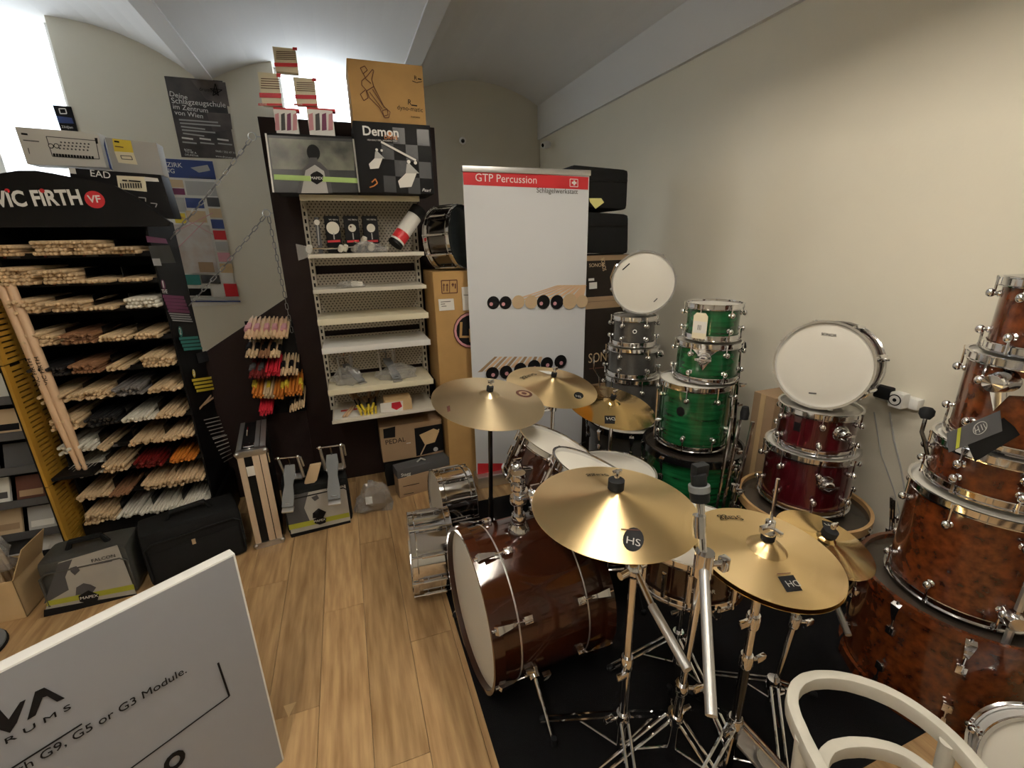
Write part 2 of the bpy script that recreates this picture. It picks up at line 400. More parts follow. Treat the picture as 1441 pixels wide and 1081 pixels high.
# chains from hooks on the partition edge
lk = MB(); lk.tube([(math.cos(t)*.0075, 0, math.sin(t)*.0075+(.012 if math.sin(t) > 0 else -.012)) for t in [2*math.pi*i/14 for i in range(14)]], .0024, 6, closed=True)
lkm = lk.mesh('chain_link', 'chain_steel')
def chain(a, b, sag, label):
    a = V(a); b = V(b); n = int((b-a).length/.035); t = thing('chain', label, 'chain', a)
    ps = [a.lerp(b, i/n) - V((0, 0, sag*4*(i/n)*(1-i/n))) for i in range(n+1)]
    for i in range(n):
        d = ps[i+1]-ps[i]; x = V((0, 1, 0)) if i % 2 else V((1, .2, 0))
        inst(lkm, 'link', t, frame((ps[i]+ps[i+1])/2, d, x) )
    return t
hk = [PY(355, 192, 3.155), PY(375, 300, 3.155)]
for p, l in zip(hk, ('upper steel ring hook screwed into the partition edge', 'lower steel ring hook screwed into the partition edge')):
    t = thing('ring_hook', l, 'hook', p)
    MB().tube([p+V((math.cos(q)*.02, 0, math.sin(q)*.02)) for q in [2*math.pi*i/18 for i in range(18)]], .003, 6, closed=True).build('ring', 'steel', t)
    MB().tube([p+V((.02, 0, 0)), (-.346, p.y, p.z)], .0025, 6).build('screw', 'steel', t)
chain(hk[0]+V((-.012, 0, -.016)), PY(240, 336, 2.98), .01, 'steel chain running down from the upper ring hook')
chain(hk[1]+V((-.012, 0, -.016)), PY(266, 430, 2.98), .01, 'steel chain running from the lower ring hook to the stick rack')
chain(hk[1]+V((.008, 0, -.02)), PY(411, 468, 3.10), .0, 'steel chain hanging down from the lower ring hook')
# posters
def poster(p, q, label, name='poster', m='poster_dark', y=YB-.004):
    a = PY(*p, y); b = PY(*q, y)
    t = thing(name, label, 'poster', (a.x, y, b.z)); MB().b2((a.x, y-.002, b.z), (b.x, y+.001, a.z)).build('sheet', m, t, smooth=0)
    return Face((0, y-.002, 0), (0, -1, 0), t), a, b
f, a, b = poster((231, 107), (333, 224), 'dark drum school poster on the back wall')
f.poly([(268, 112), (317, 116), (323, 150), (290, 140)], 'poster_light', 'photo'); f.poly([(290, 158), (324, 160), (327, 182), (300, 186)], 'poster_light', 'photo')
for s_, y0, x0, x1 in (('Deine', 136, 239, 264), ('Schlagzeugschule', 146, 242, 318), ('im Zentrum', 154, 244, 293), ('von Wien', 162, 246, 286)): f.text(s_, (x0, y0-1), (x1, y0+4+(x1-x0)*.02), 'white')
for k, w in enumerate((55, 57, 34, 47, 30)): f.line([(252+k*1.4, 168.5+k*4.8), (252+k*1.4+w, 172.5+k*4.8)], .012, 'paper_grey', 'small_text')
for k in range(3): f.line([(256+k*25, 194+k), (272+k*25, 196+k)], .014, 'paper', 'small_text'); f.line([(257+k*25, 200+k), (277+k*25, 202+k)], .012, 'paper_grey', 'small_text')
f.text('drumstar', (281, 128), (308, 131), 'ink'); f.line([(303, 118), (308, 135), (296, 125), (313, 127), (300, 135), (303, 118)], .006, 'ink', 'star_logo')
f.text('0660 / 553 47 71', (304, 214), (331, 217), 'white'); f.text('www.drumstar.at', (304, 221), (332, 224), 'white'); f.text('BORN', (260, 212), (270, 213), 'white')
f.text('TO BE A', (261, 215), (277, 217), 'white'); f.text('DRUMSTAR', (261, 219), (280, 221), 'white')
f, a, b = poster((212, 222), (336, 428), 'district map poster with adverts on the back wall', 'map_poster', 'paper')
X = lambda u, v: (212+(299-212)*u+ v*40, 222+v*203+(u*5)*(1-v))
def R4(u0, v0, u1, v1, m, nm='print'): f.poly([X(u0, v0), X(u1, v0), X(u1, v1), X(u0, v1)], m, nm)
R4(0, 0, 1, .13, 'blue'); f.text('BEZIRK', (225, 234), (257, 236), 'white'); f.text('ING', (230, 242), (246, 244), 'white'); f.poly([(268, 236), (292, 232), (296, 240), (280, 243)], 'paper_grey', 'emblem')
R4(.1, .145, .45, .2, 'tan'); R4(.1, .205, .45, .25, 'purple'); R4(.48, .15, .97, .25, 'paper_grey'); f.text('Service Union', (267, 251), (297, 252), 'ink_grey')
R4(.2, .27, .42, .37, 'paper_grey'); R4(.43, .27, .72, .34, 'blue'); R4(.2, .38, .38, .45, 'yellow'); R4(.40, .36, .72, .44, 'tan'); R4(.1, .46, .74, .80, 'map_print', 'map')
for k, mm in enumerate(('ink_grey', 'tan', 'blue', 'red', 'paper_grey', 'pink', 'card_light')): R4(.78, .26+k*.078, .98, .325+k*.078, mm)
R4(.44, .72, .68, .79, 'card_dull'); R4(.18, .81, .42, .88, 'teal'); R4(.44, .81, .74, .87, 'ink_grey'); R4(.2, .905, .55, .955, 'ink'); R4(.78, .87, .99, .96, 'red'); R4(.1, .965, .98, .985, 'paper_grey'); R4(.0, .99, 1, 1, 'blue')
for p0, p1 in (((246, 300), (300, 330)), ((240, 330), (300, 300)), ((250, 350), (290, 310))): f.line([p0, p1], .006, 'pink', 'street')
sk = thing('window_card', 'dark blue card with white emblem standing by the window edge', 'card', PY(90, 185, 5.385))
q = [PY(*p, 5.385) for p in ((74, 148), (99, 150), (109, 185), (86, 184))]; MB().prism(q, (0, .02, 0)).build('sheet', 'ink', sk)
f = Face((0, 5.385, 0), (0, -1, 0), sk); f.poly([(79, 163), (101, 166), (104, 174), (83, 173)], 'blue'); f.line([(83, 153), (92, 153), (94, 160), (85, 160), (83, 153)], .008, 'paper'); f.text('Zildjian', (87, 180), (103, 181), 'paper')
# ================================================================== drums
_dc = {}
def dmesh(key, fn):
    if key not in _dc: _dc[key] = fn()
    return _dc[key]
def lug_mesh(style):
    mb = MB()
    if style == 'ball':
        mb.lathe([(.001, 0), (.011, 0), (.011, .004), (.006, .008), (.007, .012)], M.Rotation(math.pi/2, 4, 'Y'), 12); mb.ball((.021, 0, .002), .0125, 12, (1, .95, 1.15))
    elif style == 'tube':
        mb.lathe([(.001, 0), (.010, 0), (.010, .006), (.001, .008)], M.Rotation(math.pi/2, 4, 'Y'), 10); mb.tube([(.016, 0, -.026), (.016, 0, .02)], .0085, 10); mb.tube([(.005, 0, 0), (.016, 0, 0)], .006, 8)
    elif style == 'long':
        mb.tube([(.013, 0, -.052), (.013, 0, .052)], .009, 10); mb.tube([(0, 0, .03), (.012, 0, .03)], .006, 8); mb.tube([(0, 0, -.03), (.012, 0, -.03)], .006, 8)
    elif style == 'claw':
        mb.box((.010, 0, 0), (.02, .026, .03)); mb.tube([(.014, 0, -.01), (.014, 0, .02)], .007, 8)
    return mb.mesh('lug_'+style, 'chrome', bevel=.002 if style == 'claw' else 0)
def rod_mesh(l): return MB().tube([(.014, 0, 0), (.014, 0, l)], .0036, 6).tube([(.014, 0, l), (.014, 0, l+.010)], .0052, 6).mesh('rod', 'chrome')
def trod_mesh(l, hoop):
    mb = MB().tube([(.016, 0, 0), (.018, 0, l)], .003, 6)
    mb.add([(.028, -.014, l+.012), (.028, .014, l+.012), (.003, .012, l+.030), (.003, -.012, l+.030), (.024, -.008, l-.03), (.024, .008, l-.03), (.017, .005, l-.055), (.017, -.005, l-.055)],
           [(0, 1, 2, 3), (0, 4, 5, 1), (4, 7, 6, 5), (7, 4, 0, 3), (5, 6, 2, 1), (3, 2, 6, 7)])
    mb.tube([(.018, 0, l+.012), (.018, 0, l+.03)], .0045, 6)
    return mb.mesh('claw', 'chrome')
def drum(name, label, T, R, dep, shell, nl=6, hoop='chrome', head='head_white', style='ball', a0=.3, cat='drum', group=None, bhead='head_clear', bass=False, hoopmat=None, inlay=False):
    t = thing(name, label, cat, T=T, group=group); n = 48
    MB().lathe([(R-.006, .004), (R, 0), (R, dep), (R-.006, dep-.004)], T, n).build('shell', shell, t, 60)
    if not bass:
        def hp(z, s): return [(R+.003, z-s*.014), (R+.009, z-s*.014), (R+.0095, z-s*.011), (R+.006, z-s*.009), (R+.006, z+s*.010), (R+.013, z+s*.012), (R+.013, z+s*.015), (R+.004, z+s*.0145), (R+.003, z+s*.010)]
        for z, s in ((dep, 1), (0, -1)): MB().lathe(hp(z, s), T, n, True).build('hoop', 'chrome', t, 30)
        for z, hm, s in ((dep+.003, head, 1), (-.003, bhead, -1)): MB().lathe([(.0005, z+s*.0006), (R*.5, z+s*.0006), (R-.008, z), (R+.003, z-s*.004)], T, n).build('head', hm, t)
        two = style != 'long'; lo_ = .06 if dep > .19 else .04; zl = [dep-lo_, lo_] if two else [dep/2]
    else:
        hm = hoopmat or 'black_gloss'
        for z, s in ((dep, 1), (0, -1)):
            h = MB().lathe([(R+.002, z-s*.012), (R+.016, z-s*.012), (R+.016, z+s*.026), (R+.002, z+s*.026)], T, n, True).build('hoop', hm, t, 30)
            if inlay: MB().lathe([(R+.0165, z+s*.002), (R+.0175, z+s*.002), (R+.0175, z+s*.012), (R+.0165, z+s*.012)], T, n, True).build('inlay', shell, h, 30)
        for z, hmm, s in ((dep+.006, head, 1), (-.006, bhead, -1)): MB().lathe([(.0005, z+s*.001), (R*.6, z+s*.001), (R-.006, z), (R+.002, z-s*.002)], T, n).build('head', hmm, t)
        zl = [dep-.105, .105]
    for i in range(nl):
        a = a0+2*math.pi*i/nl
        for q, z in enumerate(zl):
            up = 1 if (q == 0) else -1
            Tl = T @ M.Rotation(a, 4, 'Z') @ M.Translation((R, 0, z))
            if up < 0: Tl = Tl @ M.Rotation(math.pi, 4, 'X')
            st = 'claw' if bass else (style if (two if not bass else True) else 'long')
            l = inst(dmesh(('lug', st), lambda: lug_mesh(st)), 'lug', t, Tl)
            ln = round((dep-z if up > 0 else z)+(.004 if not bass else -.008), 4)
            if bass: inst(dmesh(('claw', ln), lambda: trod_mesh(ln, 0)), 'claw', l, Tl)
            else:
                inst(dmesh(('rod', ln), lambda: rod_mesh(ln)), 'tension_rod', l, Tl)
                if not two: inst(dmesh(('rod', ln), lambda: rod_mesh(ln)), 'tension_rod', l, Tl @ M.Rotation(math.pi, 4, 'X'))
    return t
def up(x, y, z): return M.Translation((x, y, z))
def badge(T, R, z, a, r, m, parent, name='badge', asp=1.2):
    Tb = T @ M.Rotation(a, 4, 'Z') @ M.Translation((R+.001, 0, z)) @ M.Rotation(math.pi/2, 4, 'Y')
    mb = MB().lathe([(.0005, .001), (r*.9, .001), (r, 0)], M.Diagonal((asp, 1, 1, 1)), 18); mb.v = [Tb @ p for p in mb.v]
    return mb.build(name, m, parent)
def tom_mount(T, R, z, a, parent):
    "chrome tom bracket with a round clamp"
    Tb = T @ M.Rotation(a, 4, 'Z') @ M.Translation((R, 0, z)) @ M.Rotation(math.pi/2, 4, 'Y')
    o = MB().lathe([(.0005, .004), (.033, .004), (.035, 0)], Tb, 20).build('mount_plate', 'chrome', parent)
    mb = MB().lathe([(.024, .003), (.024, .03), (.018, .038), (.014, .038), (.014, .02), (.0005, .02)], Tb, 20); mb.build('clamp', 'chrome', o)
    w = MB(); 
    w.box((0, 0, .034), (.012, .078, .008))
    w.v = [Tb @ p for p in w.v]; w.build('wing_screw', 'chrome', o, bevel=.002)
def facing(c, R=0): return math.atan2(-c[1], -c[0])   # angle at which a drum faces the aisle
# --- green set
gx, gy = 1.735, 1.855; fa = facing((gx, gy))
gb = drum('bass_drum', 'dark green bass drum with black hoops standing on end under the green drums', up(gx, gy, .0315), .254, .455, 'green_shell', 8, bass=True, a0=fa+.25, head='head_dark', group='green shell set')
T = up(gx-.02, gy, .545); gf = drum('floor_tom', 'large green floor tom at the bottom of the green toms, with oval badge', T, .178, .325, 'green_shell', 8, a0=fa-.18, group='green shell set'); badge(T, .178, .2, fa-.33, .022, 'ink', gf)
for a in (fa+1.15, fa-1.2, fa+2.9):
    p = T @ M.Rotation(a, 4, 'Z'); l = MB(); l.tube([p @ V((.20, 0, .28)), p @ V((.20, 0, -.015))], .006, 8); l.build('leg', 'chrome', gf)
    MB().tube([p @ V((.178, 0, .1)), p @ V((.215, 0, .1))], .014, 10).build('leg_bracket', 'chrome', gf)
T = up(gx+.035, gy, .905); g2 = drum('tom', 'middle green tom with chrome shield-shaped mount plate', T, .152, .175, 'green_shell', 6, a0=fa+.55, group='green shell set')
pl = [(.0, .052), (.062, .05), (.03, .022), (.018, -.028), (.0, -.058), (-.018, -.028), (-.03, .022), (-.062, .05)]
def curved(T, R, z0, a0, pts, th, nm, m, parent):
    mb = MB(); q = lambda x, z, r: T @ V((r*math.cos(a0+x/R), r*math.sin(a0+x/R), z0+z)); n = len(pts)
    c0 = q(0, 0, R+th); vs = [q(x, z, R+.001) for x, z in pts]+[q(x, z, R+th) for x, z in pts]+[c0]
    mb.add(vs, [(i, (i+1) % n, n+(i+1) % n, n+i) for i in range(n)]+[(n+i, n+(i+1) % n, 2*n) for i in range(n)]); return mb.build(nm, m, parent)
curved(T, .152, .115, fa-.1, pl, .01, 'mount_plate', 'chrome', g2); tom_mount(T, .158, .118, fa-.1, g2)
T = up(gx+.045, gy, 1.118); g1 = drum('tom', 'small green tom on top of the green stack, with price tag', T, .127, .155, 'green_shell', 6, a0=fa+.62, group='green shell set')
cT = V((gx+.045, gy, 0)); out = V((math.cos(fa-.35), math.sin(fa-.35), 0)); sd = V((-out.y, out.x, 0)); pc = cT+out*.166
tg = thing('price_tag', 'cream paper price tag hanging from the small green tom', 'tag', pc+V((0, 0, 1.13)))
MB().prism([pc+sd*x+V((0, 0, z)) for x, z in ((-.035, 1.122), (.035, 1.122), (.035, 1.235), (.022, 1.25), (-.022, 1.25), (-.035, 1.235))], out*.001).build('card', 'cream', tg)
MB().prism([pc+out*.0015+sd*x+V((0, 0, z)) for x, z in ((-.033, 1.15), (.033, 1.15), (.033, 1.208), (-.033, 1.208))], out*.0004).build('label', 'paper', tg); MB().tube([pc+V((0, 0, 1.243)), pc+V((0, 0, 1.268))-out*.01], .001, 5).build('string', 'ink', tg)
for k in range(4): MB().prism([pc+out*.0022+sd*x+V((0, 0, z)) for x, z in ((-.01+k*.005, 1.165), (-.008+k*.005, 1.165), (-.008+k*.005, 1.19), (-.01+k*.005, 1.19))], out*.0003).build('barcode', 'ink', tg)
# --- grey set
ex, ey = 1.68, 2.40; fe = facing((ex, ey))
drum('bass_drum', 'grey bass drum with black hoops standing on end beneath the grey drums', up(ex, ey, .0315), .254, .40, 'grey_sparkle', 8, bass=True, a0=fe+.1, group='grey shell set')
drum('floor_tom', 'grey floor tom below the two grey toms', up(ex+.02, ey, .475), .178, .28, 'grey_sparkle', 6, a0=fe+.3, group='grey shell set')
T = up(ex, ey, .79); e2 = drum('tom', 'lower grey sparkle tom under the badged one', T, .152, .16, 'grey_sparkle', 6, a0=fe+.6, group='grey shell set'); tom_mount(T, .152, .12, fe+1.6, e2)
T = up(ex, ey, .985); e1 = drum('tom', 'upper grey sparkle tom with round white badge', T, .127, .155, 'grey_sparkle', 6, a0=fe+.55, group='grey shell set'); badge(T, .127, .085, fe+.05, .013, 'white', e1, asp=1); badge(T, .1275, .085, fe+.05, .008, 'ink', e1, asp=1)
# bent leg standing beside the grey floor tom
bl = thing('bent_rod', 'bent chrome rod standing up beside the grey toms', 'rod', PY(846, 545, ey-.05)); MB().tube([(PY(845, 560, ey-.05).x, ey-.05, .457), PY(845, 560, ey-.05), PY(843, 530, ey-.05), PY(836, 519, ey-.05), PY(836, 500, ey-.05)], .005, 8).build('rod', 'chrome', bl)
c = PD(905, 398, 2.68); n = (EYE-c).normalized()+V((.05, 0, .08)); T = frame(c-n.normalized()*.14, n)
sd_ = drum('snare_drum', 'upright snare drum with white head balanced on the grey toms', T, .172, .14, 'grey_sparkle', 8, a0=.2, style='long')
f = Face(c+n.normalized()*.006, n, sd_); f.line([(876, 380), (886, 371)], .007, 'ink', 'head_mark'); f.line([(920, 425), (925, 420)], .006, 'ink_grey', 'head_mark')
# --- maroon set
rx, ry = 1.955, 1.335; fr_ = facing((rx, ry))
rb = drum('bass_drum', 'maroon bass drum with natural wood hoops standing on end', up(rx, ry, .0315), .262, .335, 'maroon', 8, bass=True, hoopmat='wood_hoop', a0=fr_+.4, head='head_dark', group='maroon shell set')
T = up(rx-.01, ry, .425); r2 = drum('floor_tom', 'large maroon tom below the smaller maroon one, with mount', T, .178, .245, 'maroon', 8, a0=fr_+.25, group='maroon shell set'); tom_mount(T, .178, .15, fr_-.1+.55, r2)
T = up(rx-.005, ry, .70); r1 = drum('tom', 'maroon tom with black square badge and chrome mount', T, .152, .165, 'maroon', 6, a0=fr_+.15, group='maroon shell set'); tom_mount(T, .152, .1, fr_+.65, r1); curved(T, .152, .1, fr_-.45, [(-.014, -.02), (.014, -.02), (.014, .02), (-.014, .02)], .002, 'badge', 'ink', r1)
c = PD(1157, 514, 1.93); n = V((-.93, -.33, .13)).normalized(); T = frame(c-n*.135, n)
rs = drum('snare_drum', 'maroon snare drum lying on its side on the maroon toms against the wall', T, .176, .135, 'maroon', 8, a0=.35, style='long')
hv = n.cross(V((0, 0, 1))).normalized()*-1; vv = V((0, 0, 1))-n*n.z; vv.normalize()
txt('SONOR', c+vv*.125-hv*.028+n*.005, c+vv*.125+hv*.028+n*.005, vv, 'ink', rs); f = Face(c+n*.005, n, rs); f.line([(1138, 553), (1149, 554)], .006, 'ink_grey', 'head_mark')
ly = T @ V((0, 0, 0)); st = MB(); q = T @ M.Rotation(-1.3, 4, 'Z'); st.tube([q @ V((.176, 0, .05)), q @ V((.21, 0, .05))], .005, 8); st.tube([q @ V((.176, 0, .08)), q @ V((.20, 0, .08))], .008, 8); st.build('strainer', 'chrome', rs)
# --- burl brown tower
bx, by = 1.90, .69; fb = facing((bx, by))
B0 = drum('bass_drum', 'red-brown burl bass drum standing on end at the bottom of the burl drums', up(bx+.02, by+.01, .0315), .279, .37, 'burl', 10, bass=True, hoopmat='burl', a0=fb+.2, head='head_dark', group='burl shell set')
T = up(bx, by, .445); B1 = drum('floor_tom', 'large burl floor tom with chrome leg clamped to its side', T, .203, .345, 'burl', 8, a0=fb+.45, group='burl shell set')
q = T @ M.Rotation(fb+.55, 4, 'Z')
br = MB().lathe([(.0005, .05), (.022, .05), (.028, .03), (.028, 0)], q @ M.Translation((.203, 0, .05)) @ M.Rotation(math.pi/2, 4, 'Y'), 16).build('leg_bracket', 'chrome', B1)
lgp = [q @ V((.235, 0, -.03)), q @ V((.235, 0, .30)), q @ V((.245, .01, .36)), q @ V((.25, .10, .44))]
lg = MB().tube(lgp, .006, 8).build('leg', 'chrome', B1)
for z0, z1 in ((-.06, .02), (.09, .17), (.175, .24)): MB().tube([q @ V((.235, 0, z0)), q @ V((.235, 0, z1))], .010, 8).build('leg_sleeve', 'alu', B1)
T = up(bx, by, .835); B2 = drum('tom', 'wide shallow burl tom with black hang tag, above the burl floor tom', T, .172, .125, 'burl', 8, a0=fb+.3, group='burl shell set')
# hang tag on the burl tom
tg = thing('hang_tag', 'black folded hang tag with yellow stripe on the burl tom', 'tag', PD(1370, 625, 1.28))
fc = -FW+V((0, 0, .25)); fc.normalize(); ctr = PD(1372, 615, 1.30); f = Face(ctr, fc, tg)
for pts, k in (([(1358, 618), (1412, 588), (1438, 610), (1372, 650)], 0), ([(1330, 610), (1405, 578), (1408, 607), (1333, 637)], 1)):
    p = [f.h(*a)+f.n*.004*k for a in pts]; MB().prism(p, f.n*.001).build('card', 'ink_grey' if k else 'black', tg)
f.k = 12; f.poly([(1344, 604), (1349, 602), (1346, 630), (1341, 632)], 'lime', 'stripe'); ov = [(1375+10.5*math.cos(a)*.9+4*math.sin(a)*.5, 603-5*math.cos(a)+7.5*math.sin(a)) for a in [2*math.pi*i/24 for i in range(25)]]; f.line(ov, .0018, 'paper_grey', 'logo_ring')
for a_, b_ in (((1367, 602), (1369, 611)), ((1371, 600), (1374, 609)), ((1375, 598), (1378, 606)), ((1378, 597), (1382, 604)), ((1366, 608), (1371, 605))): f.line([a_, b_], .0022, 'paper_grey', 'logo')
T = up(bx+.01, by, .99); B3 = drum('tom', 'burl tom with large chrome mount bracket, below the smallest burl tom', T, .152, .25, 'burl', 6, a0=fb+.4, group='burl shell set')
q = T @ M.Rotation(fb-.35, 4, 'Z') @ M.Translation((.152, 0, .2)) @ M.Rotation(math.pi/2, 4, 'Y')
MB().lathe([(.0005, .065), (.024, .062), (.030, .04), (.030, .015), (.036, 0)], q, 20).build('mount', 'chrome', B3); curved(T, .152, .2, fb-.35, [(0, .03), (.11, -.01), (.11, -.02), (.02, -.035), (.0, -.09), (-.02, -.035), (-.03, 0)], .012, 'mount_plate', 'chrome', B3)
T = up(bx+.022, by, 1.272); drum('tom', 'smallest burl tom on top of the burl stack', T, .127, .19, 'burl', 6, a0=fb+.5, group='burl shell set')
# upside-down leg with black foot between the maroon and burl drums
bl = thing('bent_rod', 'bent chrome rod with black rubber foot pointing up beside the burl drums', 'rod', PD(1306, 640, 1.46)); pts = [PD(x, y, 1.46) for x, y in ((1305, 640), (1301, 620), (1297, 608), (1302, 590))]
MB().tube(pts, .006, 8).build('rod', 'chrome_dark', bl); e = PD(1304, 582, 1.46); MB().lathe([(.001, -.02), (.012, -.018), (.02, -.004), (.02, .012), (.012, .02), (.001, .02)], frame(e, pts[-1]-pts[-2]), 12).build('foot', 'rubber', bl)
# --- wall socket, plugs and cables
so = thing('socket_strip', 'white double wall socket with grey plugs beside the maroon snare', 'socket', PX(1262, 560, XR)); a = PX(1238, 545, XR-.02); b = PX(1296, 572, XR-.02)
rbox('plate', 'white', so, (XR-.045, a.y, min(a.z, b.z)-.02), (XR, b.y, max(a.z, b.z)-.005), .01)
c = PX(1262, 562, XR-.09); rbox('plug', 'white', so, (XR-.10, c.y-.028, c.z-.04), (XR-.046, c.y+.028, c.z+.03), .01); f = Face((XR-.10, 0, 0), (-1, 0, 0), so); f.disc(1259, 563, 8, 'ink', 'ring'); f.disc(1259, 563, 6.5, 'white', 'ring'); f.disc(1259, 563, 2.5, 'ink', 'dot')
c = PX(1240, 552, XR-.08); rbox('plug', 'rubber', so, (XR-.09, c.y-.04, c.z-.03), (XR-.046, c.y+.03, c.z+.03), .012)
for pts, r, l in ((((1230, 580), (1240, 640), (1258, 690), (1272, 745)), .003, 'thin pale cable hanging from the socket down the wall'), (((1252, 580), (1258, 620), (1268, 660), (1275, 700), (1290, 760)), .004, 'second pale cable hanging from the socket down the wall')):
    P = [PX(x, y, XR-.006) for x, y in pts]; t = thing('wall_cable', l, 'cable', P[-1]); MB().tube(P, r, 6).build('cord', 'paper_grey', t)
# --- folded chrome stands between the green and maroon drums
def bundle(px, X, label, seed, n=4):
    rr = random.Random(seed); b0 = V((X, px[0].y, 0)); t = thing('folded_stand', label, 'stand', (px[0].x, px[0].y, 0))
    for i in range(n):
        o = V((rr.uniform(-.025, .025), rr.uniform(-.03, .03), 0)); MB().tube([px[0]+o, px[1]+o*1.6], .008, 8).build('tube', 'chrome', t)
    d = px[1]-px[0]
    for k in range(7):
        c = px[0].lerp(px[1], .08+k*.12)+V((rr.uniform(-.02, .02), rr.uniform(-.03, .03), 0)); MB().tube([c-d.normalized()*.015, c+d.normalized()*.02], .014, 10).build('collar', 'chrome', t)
        mb = MB().tube([c, c+V((rr.uniform(-.05, .03), -.045, rr.uniform(-.01, .02)))], .006, 8); mb.box(c+V((-.01, -.045, 0)), (.03, .01, .012)); mb.build('wing_screw', 'chrome', t)
    return t
p0 = G(1062, 735, .05); t = bundle([V((1.60, 1.47, .03)), V((1.66, 1.47, .80))], 1.6, 'folded chrome stand with black cap between green and maroon drums', 3)
MB().lathe([(.001, 0), (.018, 0), (.02, .03), (.014, .06), (.001, .06)], up(1.66, 1.47, .80), 12).build('cap', 'rubber', t)
t = bundle([V((2.12, 1.90, .03)), V((2.02, 1.87, 1.0))], 2.1, 'folded chrome stand leaning behind the green toms', 8, 3); MB().lathe([(.001, 0), (.02, 0), (.024, .025), (.018, .05), (.001, .05)], up(2.02, 1.87, 1.0), 12).build('cap', 'rubber', t)
bxx = thing('carton', 'plain brown carton standing behind the green drums', 'box', (2.18, 1.73, 0)); rbox('body', 'card_dull', bxx, (2.08, 1.66, 0), (2.29, 1.80, .78), .004); MB().b2((2.077, 1.72, .02), (2.0795, 1.75, .78)).build('tape', 'card_light', bxx, smooth=0)
t = bundle([V((2.2, 1.0, .02)), V((2.13, 1.04, .50))], 2.2, 'folded chrome stand in the dark corner behind the burl drums', 5, 3)
# ================================================================== black carpet and the drum kit
cp = MB().b2((.28, .57, .0), (2.28, 2.50, .004)).build('carpet', 'carpet', bevel=.001); tag(cp, 'black carpet under the drum kit', 'carpet')
ax = V((-math.cos(.05), -math.sin(.05), 0)); fc = V((.290, 1.356, .297)); dep = .41; T = frame(fc-ax*(dep+.026), ax, (0, 0, 1))
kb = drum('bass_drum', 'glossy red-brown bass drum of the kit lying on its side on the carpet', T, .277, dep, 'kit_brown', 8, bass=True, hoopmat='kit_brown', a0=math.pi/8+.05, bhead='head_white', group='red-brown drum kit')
for z in (dep-.075, .075): MB().lathe([(.2775, z-.003), (.279, z), (.2775, z+.003)], T, 48).build('inlay_line', 'alu', kb)
for s in (1, -1):
    q = T @ M.Rotation(s*1.95, 4, 'Z'); b = q @ V((.277, 0, dep-.12))
    MB().lathe([(.001, .03), (.018, .03), (.022, 0)], q @ M.Translation((.277, 0, dep-.12)) @ M.Rotation(math.pi/2, 4, 'Y'), 14).build('spur_bracket', 'chrome', kb)
    ft = V((b.x+.02, b.y-s*.155 if False else b.y+(b.y-1.356)*.55, .012)); MB().tube([q @ V((.30, 0, dep-.12)), ft], .006, 8).build('spur', 'chrome', kb); MB().tube([ft, ft+V((0, 0, .03))], .010, 8).build('foot', 'rubber', kb)
    w = MB(); cw = q @ V((.31, 0, dep-.16)); w.box(cw, (.03, .02, .02)); w.build('wing_screw', 'chrome', kb, bevel=.003)
# double tom holder
hb = G(730, 742, .580); th = thing('tom_holder', 'chrome double tom holder standing on the red-brown bass drum', 'drum hardware', hb)
MB().lathe([(.001, .03), (.028, .028), (.04, .012), (.042, 0), (.001, 0)], M.Translation((hb.x, hb.y, .573)), 20).build('base_plate', 'chrome', th)
MB().tube([(hb.x, hb.y, .58), (hb.x, hb.y, .80)], .017, 14).build('post', 'chrome', th)
for z, r in ((.625, .026), (.70, .03), (.755, .026), (.795, .028)): MB().lathe([(.001, -.014), (r, -.014), (r+.003, 0), (r, .014), (.001, .014)], M.Translation((hb.x, hb.y, z)), 14).build('collar', 'chrome', th)
def kit_tom(c, n, R, dep, label, a0):
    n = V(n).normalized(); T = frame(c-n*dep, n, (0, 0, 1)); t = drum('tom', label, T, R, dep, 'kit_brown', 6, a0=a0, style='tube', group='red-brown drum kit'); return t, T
c1 = V((.729, 1.534, .80)); n1 = (.44, -.10, 1); t1, T1 = kit_tom(c1, n1, .152, .160, 'tilted red-brown kit tom on the far side of the tom holder', .4)
c2 = V((.715, 1.185, .85)); n2 = (.46, -.06, 1); t2, T2 = kit_tom(c2, n2, .152, .160, 'tilted red-brown kit tom half hidden under the wide front cymbal', .1)
for c, T_, z in ((c1, T1, .76), (c2, T2, .70)):
    e = T_ @ V((-.17, 0, .12)); a = V((hb.x, hb.y, z)); m_ = V((hb.x+.02, (hb.y+e.y)/2, max(a.z, e.z)+.03))
    MB().tube([a, m_, e], .011, 10).build('arm', 'chrome', th); MB().ball(m_, .026, 12).build('ball_joint', 'chrome', th)
    w = MB().box(m_+V((.0, -.01, .035)), (.035, .008, .018)); w.build('wing_screw', 'chrome', th, bevel=.003); MB().ball(e, .03, 12, (1, 1, .8)).build('tom_clamp', 'chrome', th)
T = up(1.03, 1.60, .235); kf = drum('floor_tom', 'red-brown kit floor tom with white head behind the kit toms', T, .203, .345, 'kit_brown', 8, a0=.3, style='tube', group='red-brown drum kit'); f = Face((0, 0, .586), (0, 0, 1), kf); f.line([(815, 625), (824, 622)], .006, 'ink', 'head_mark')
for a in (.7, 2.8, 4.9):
    q = T @ M.Rotation(a, 4, 'Z'); MB().tube([q @ V((.225, 0, .3)), q @ V((.225, 0, -.12)), q @ V((.27, 0, -.228))], .006, 8).build('leg', 'chrome', kf); MB().tube([q @ V((.203, 0, .14)), q @ V((.24, 0, .14))], .016, 10).build('leg_bracket', 'chrome', kf); MB().ball(q @ V((.27, 0, -.220)), .012).build('foot', 'rubber', kf)
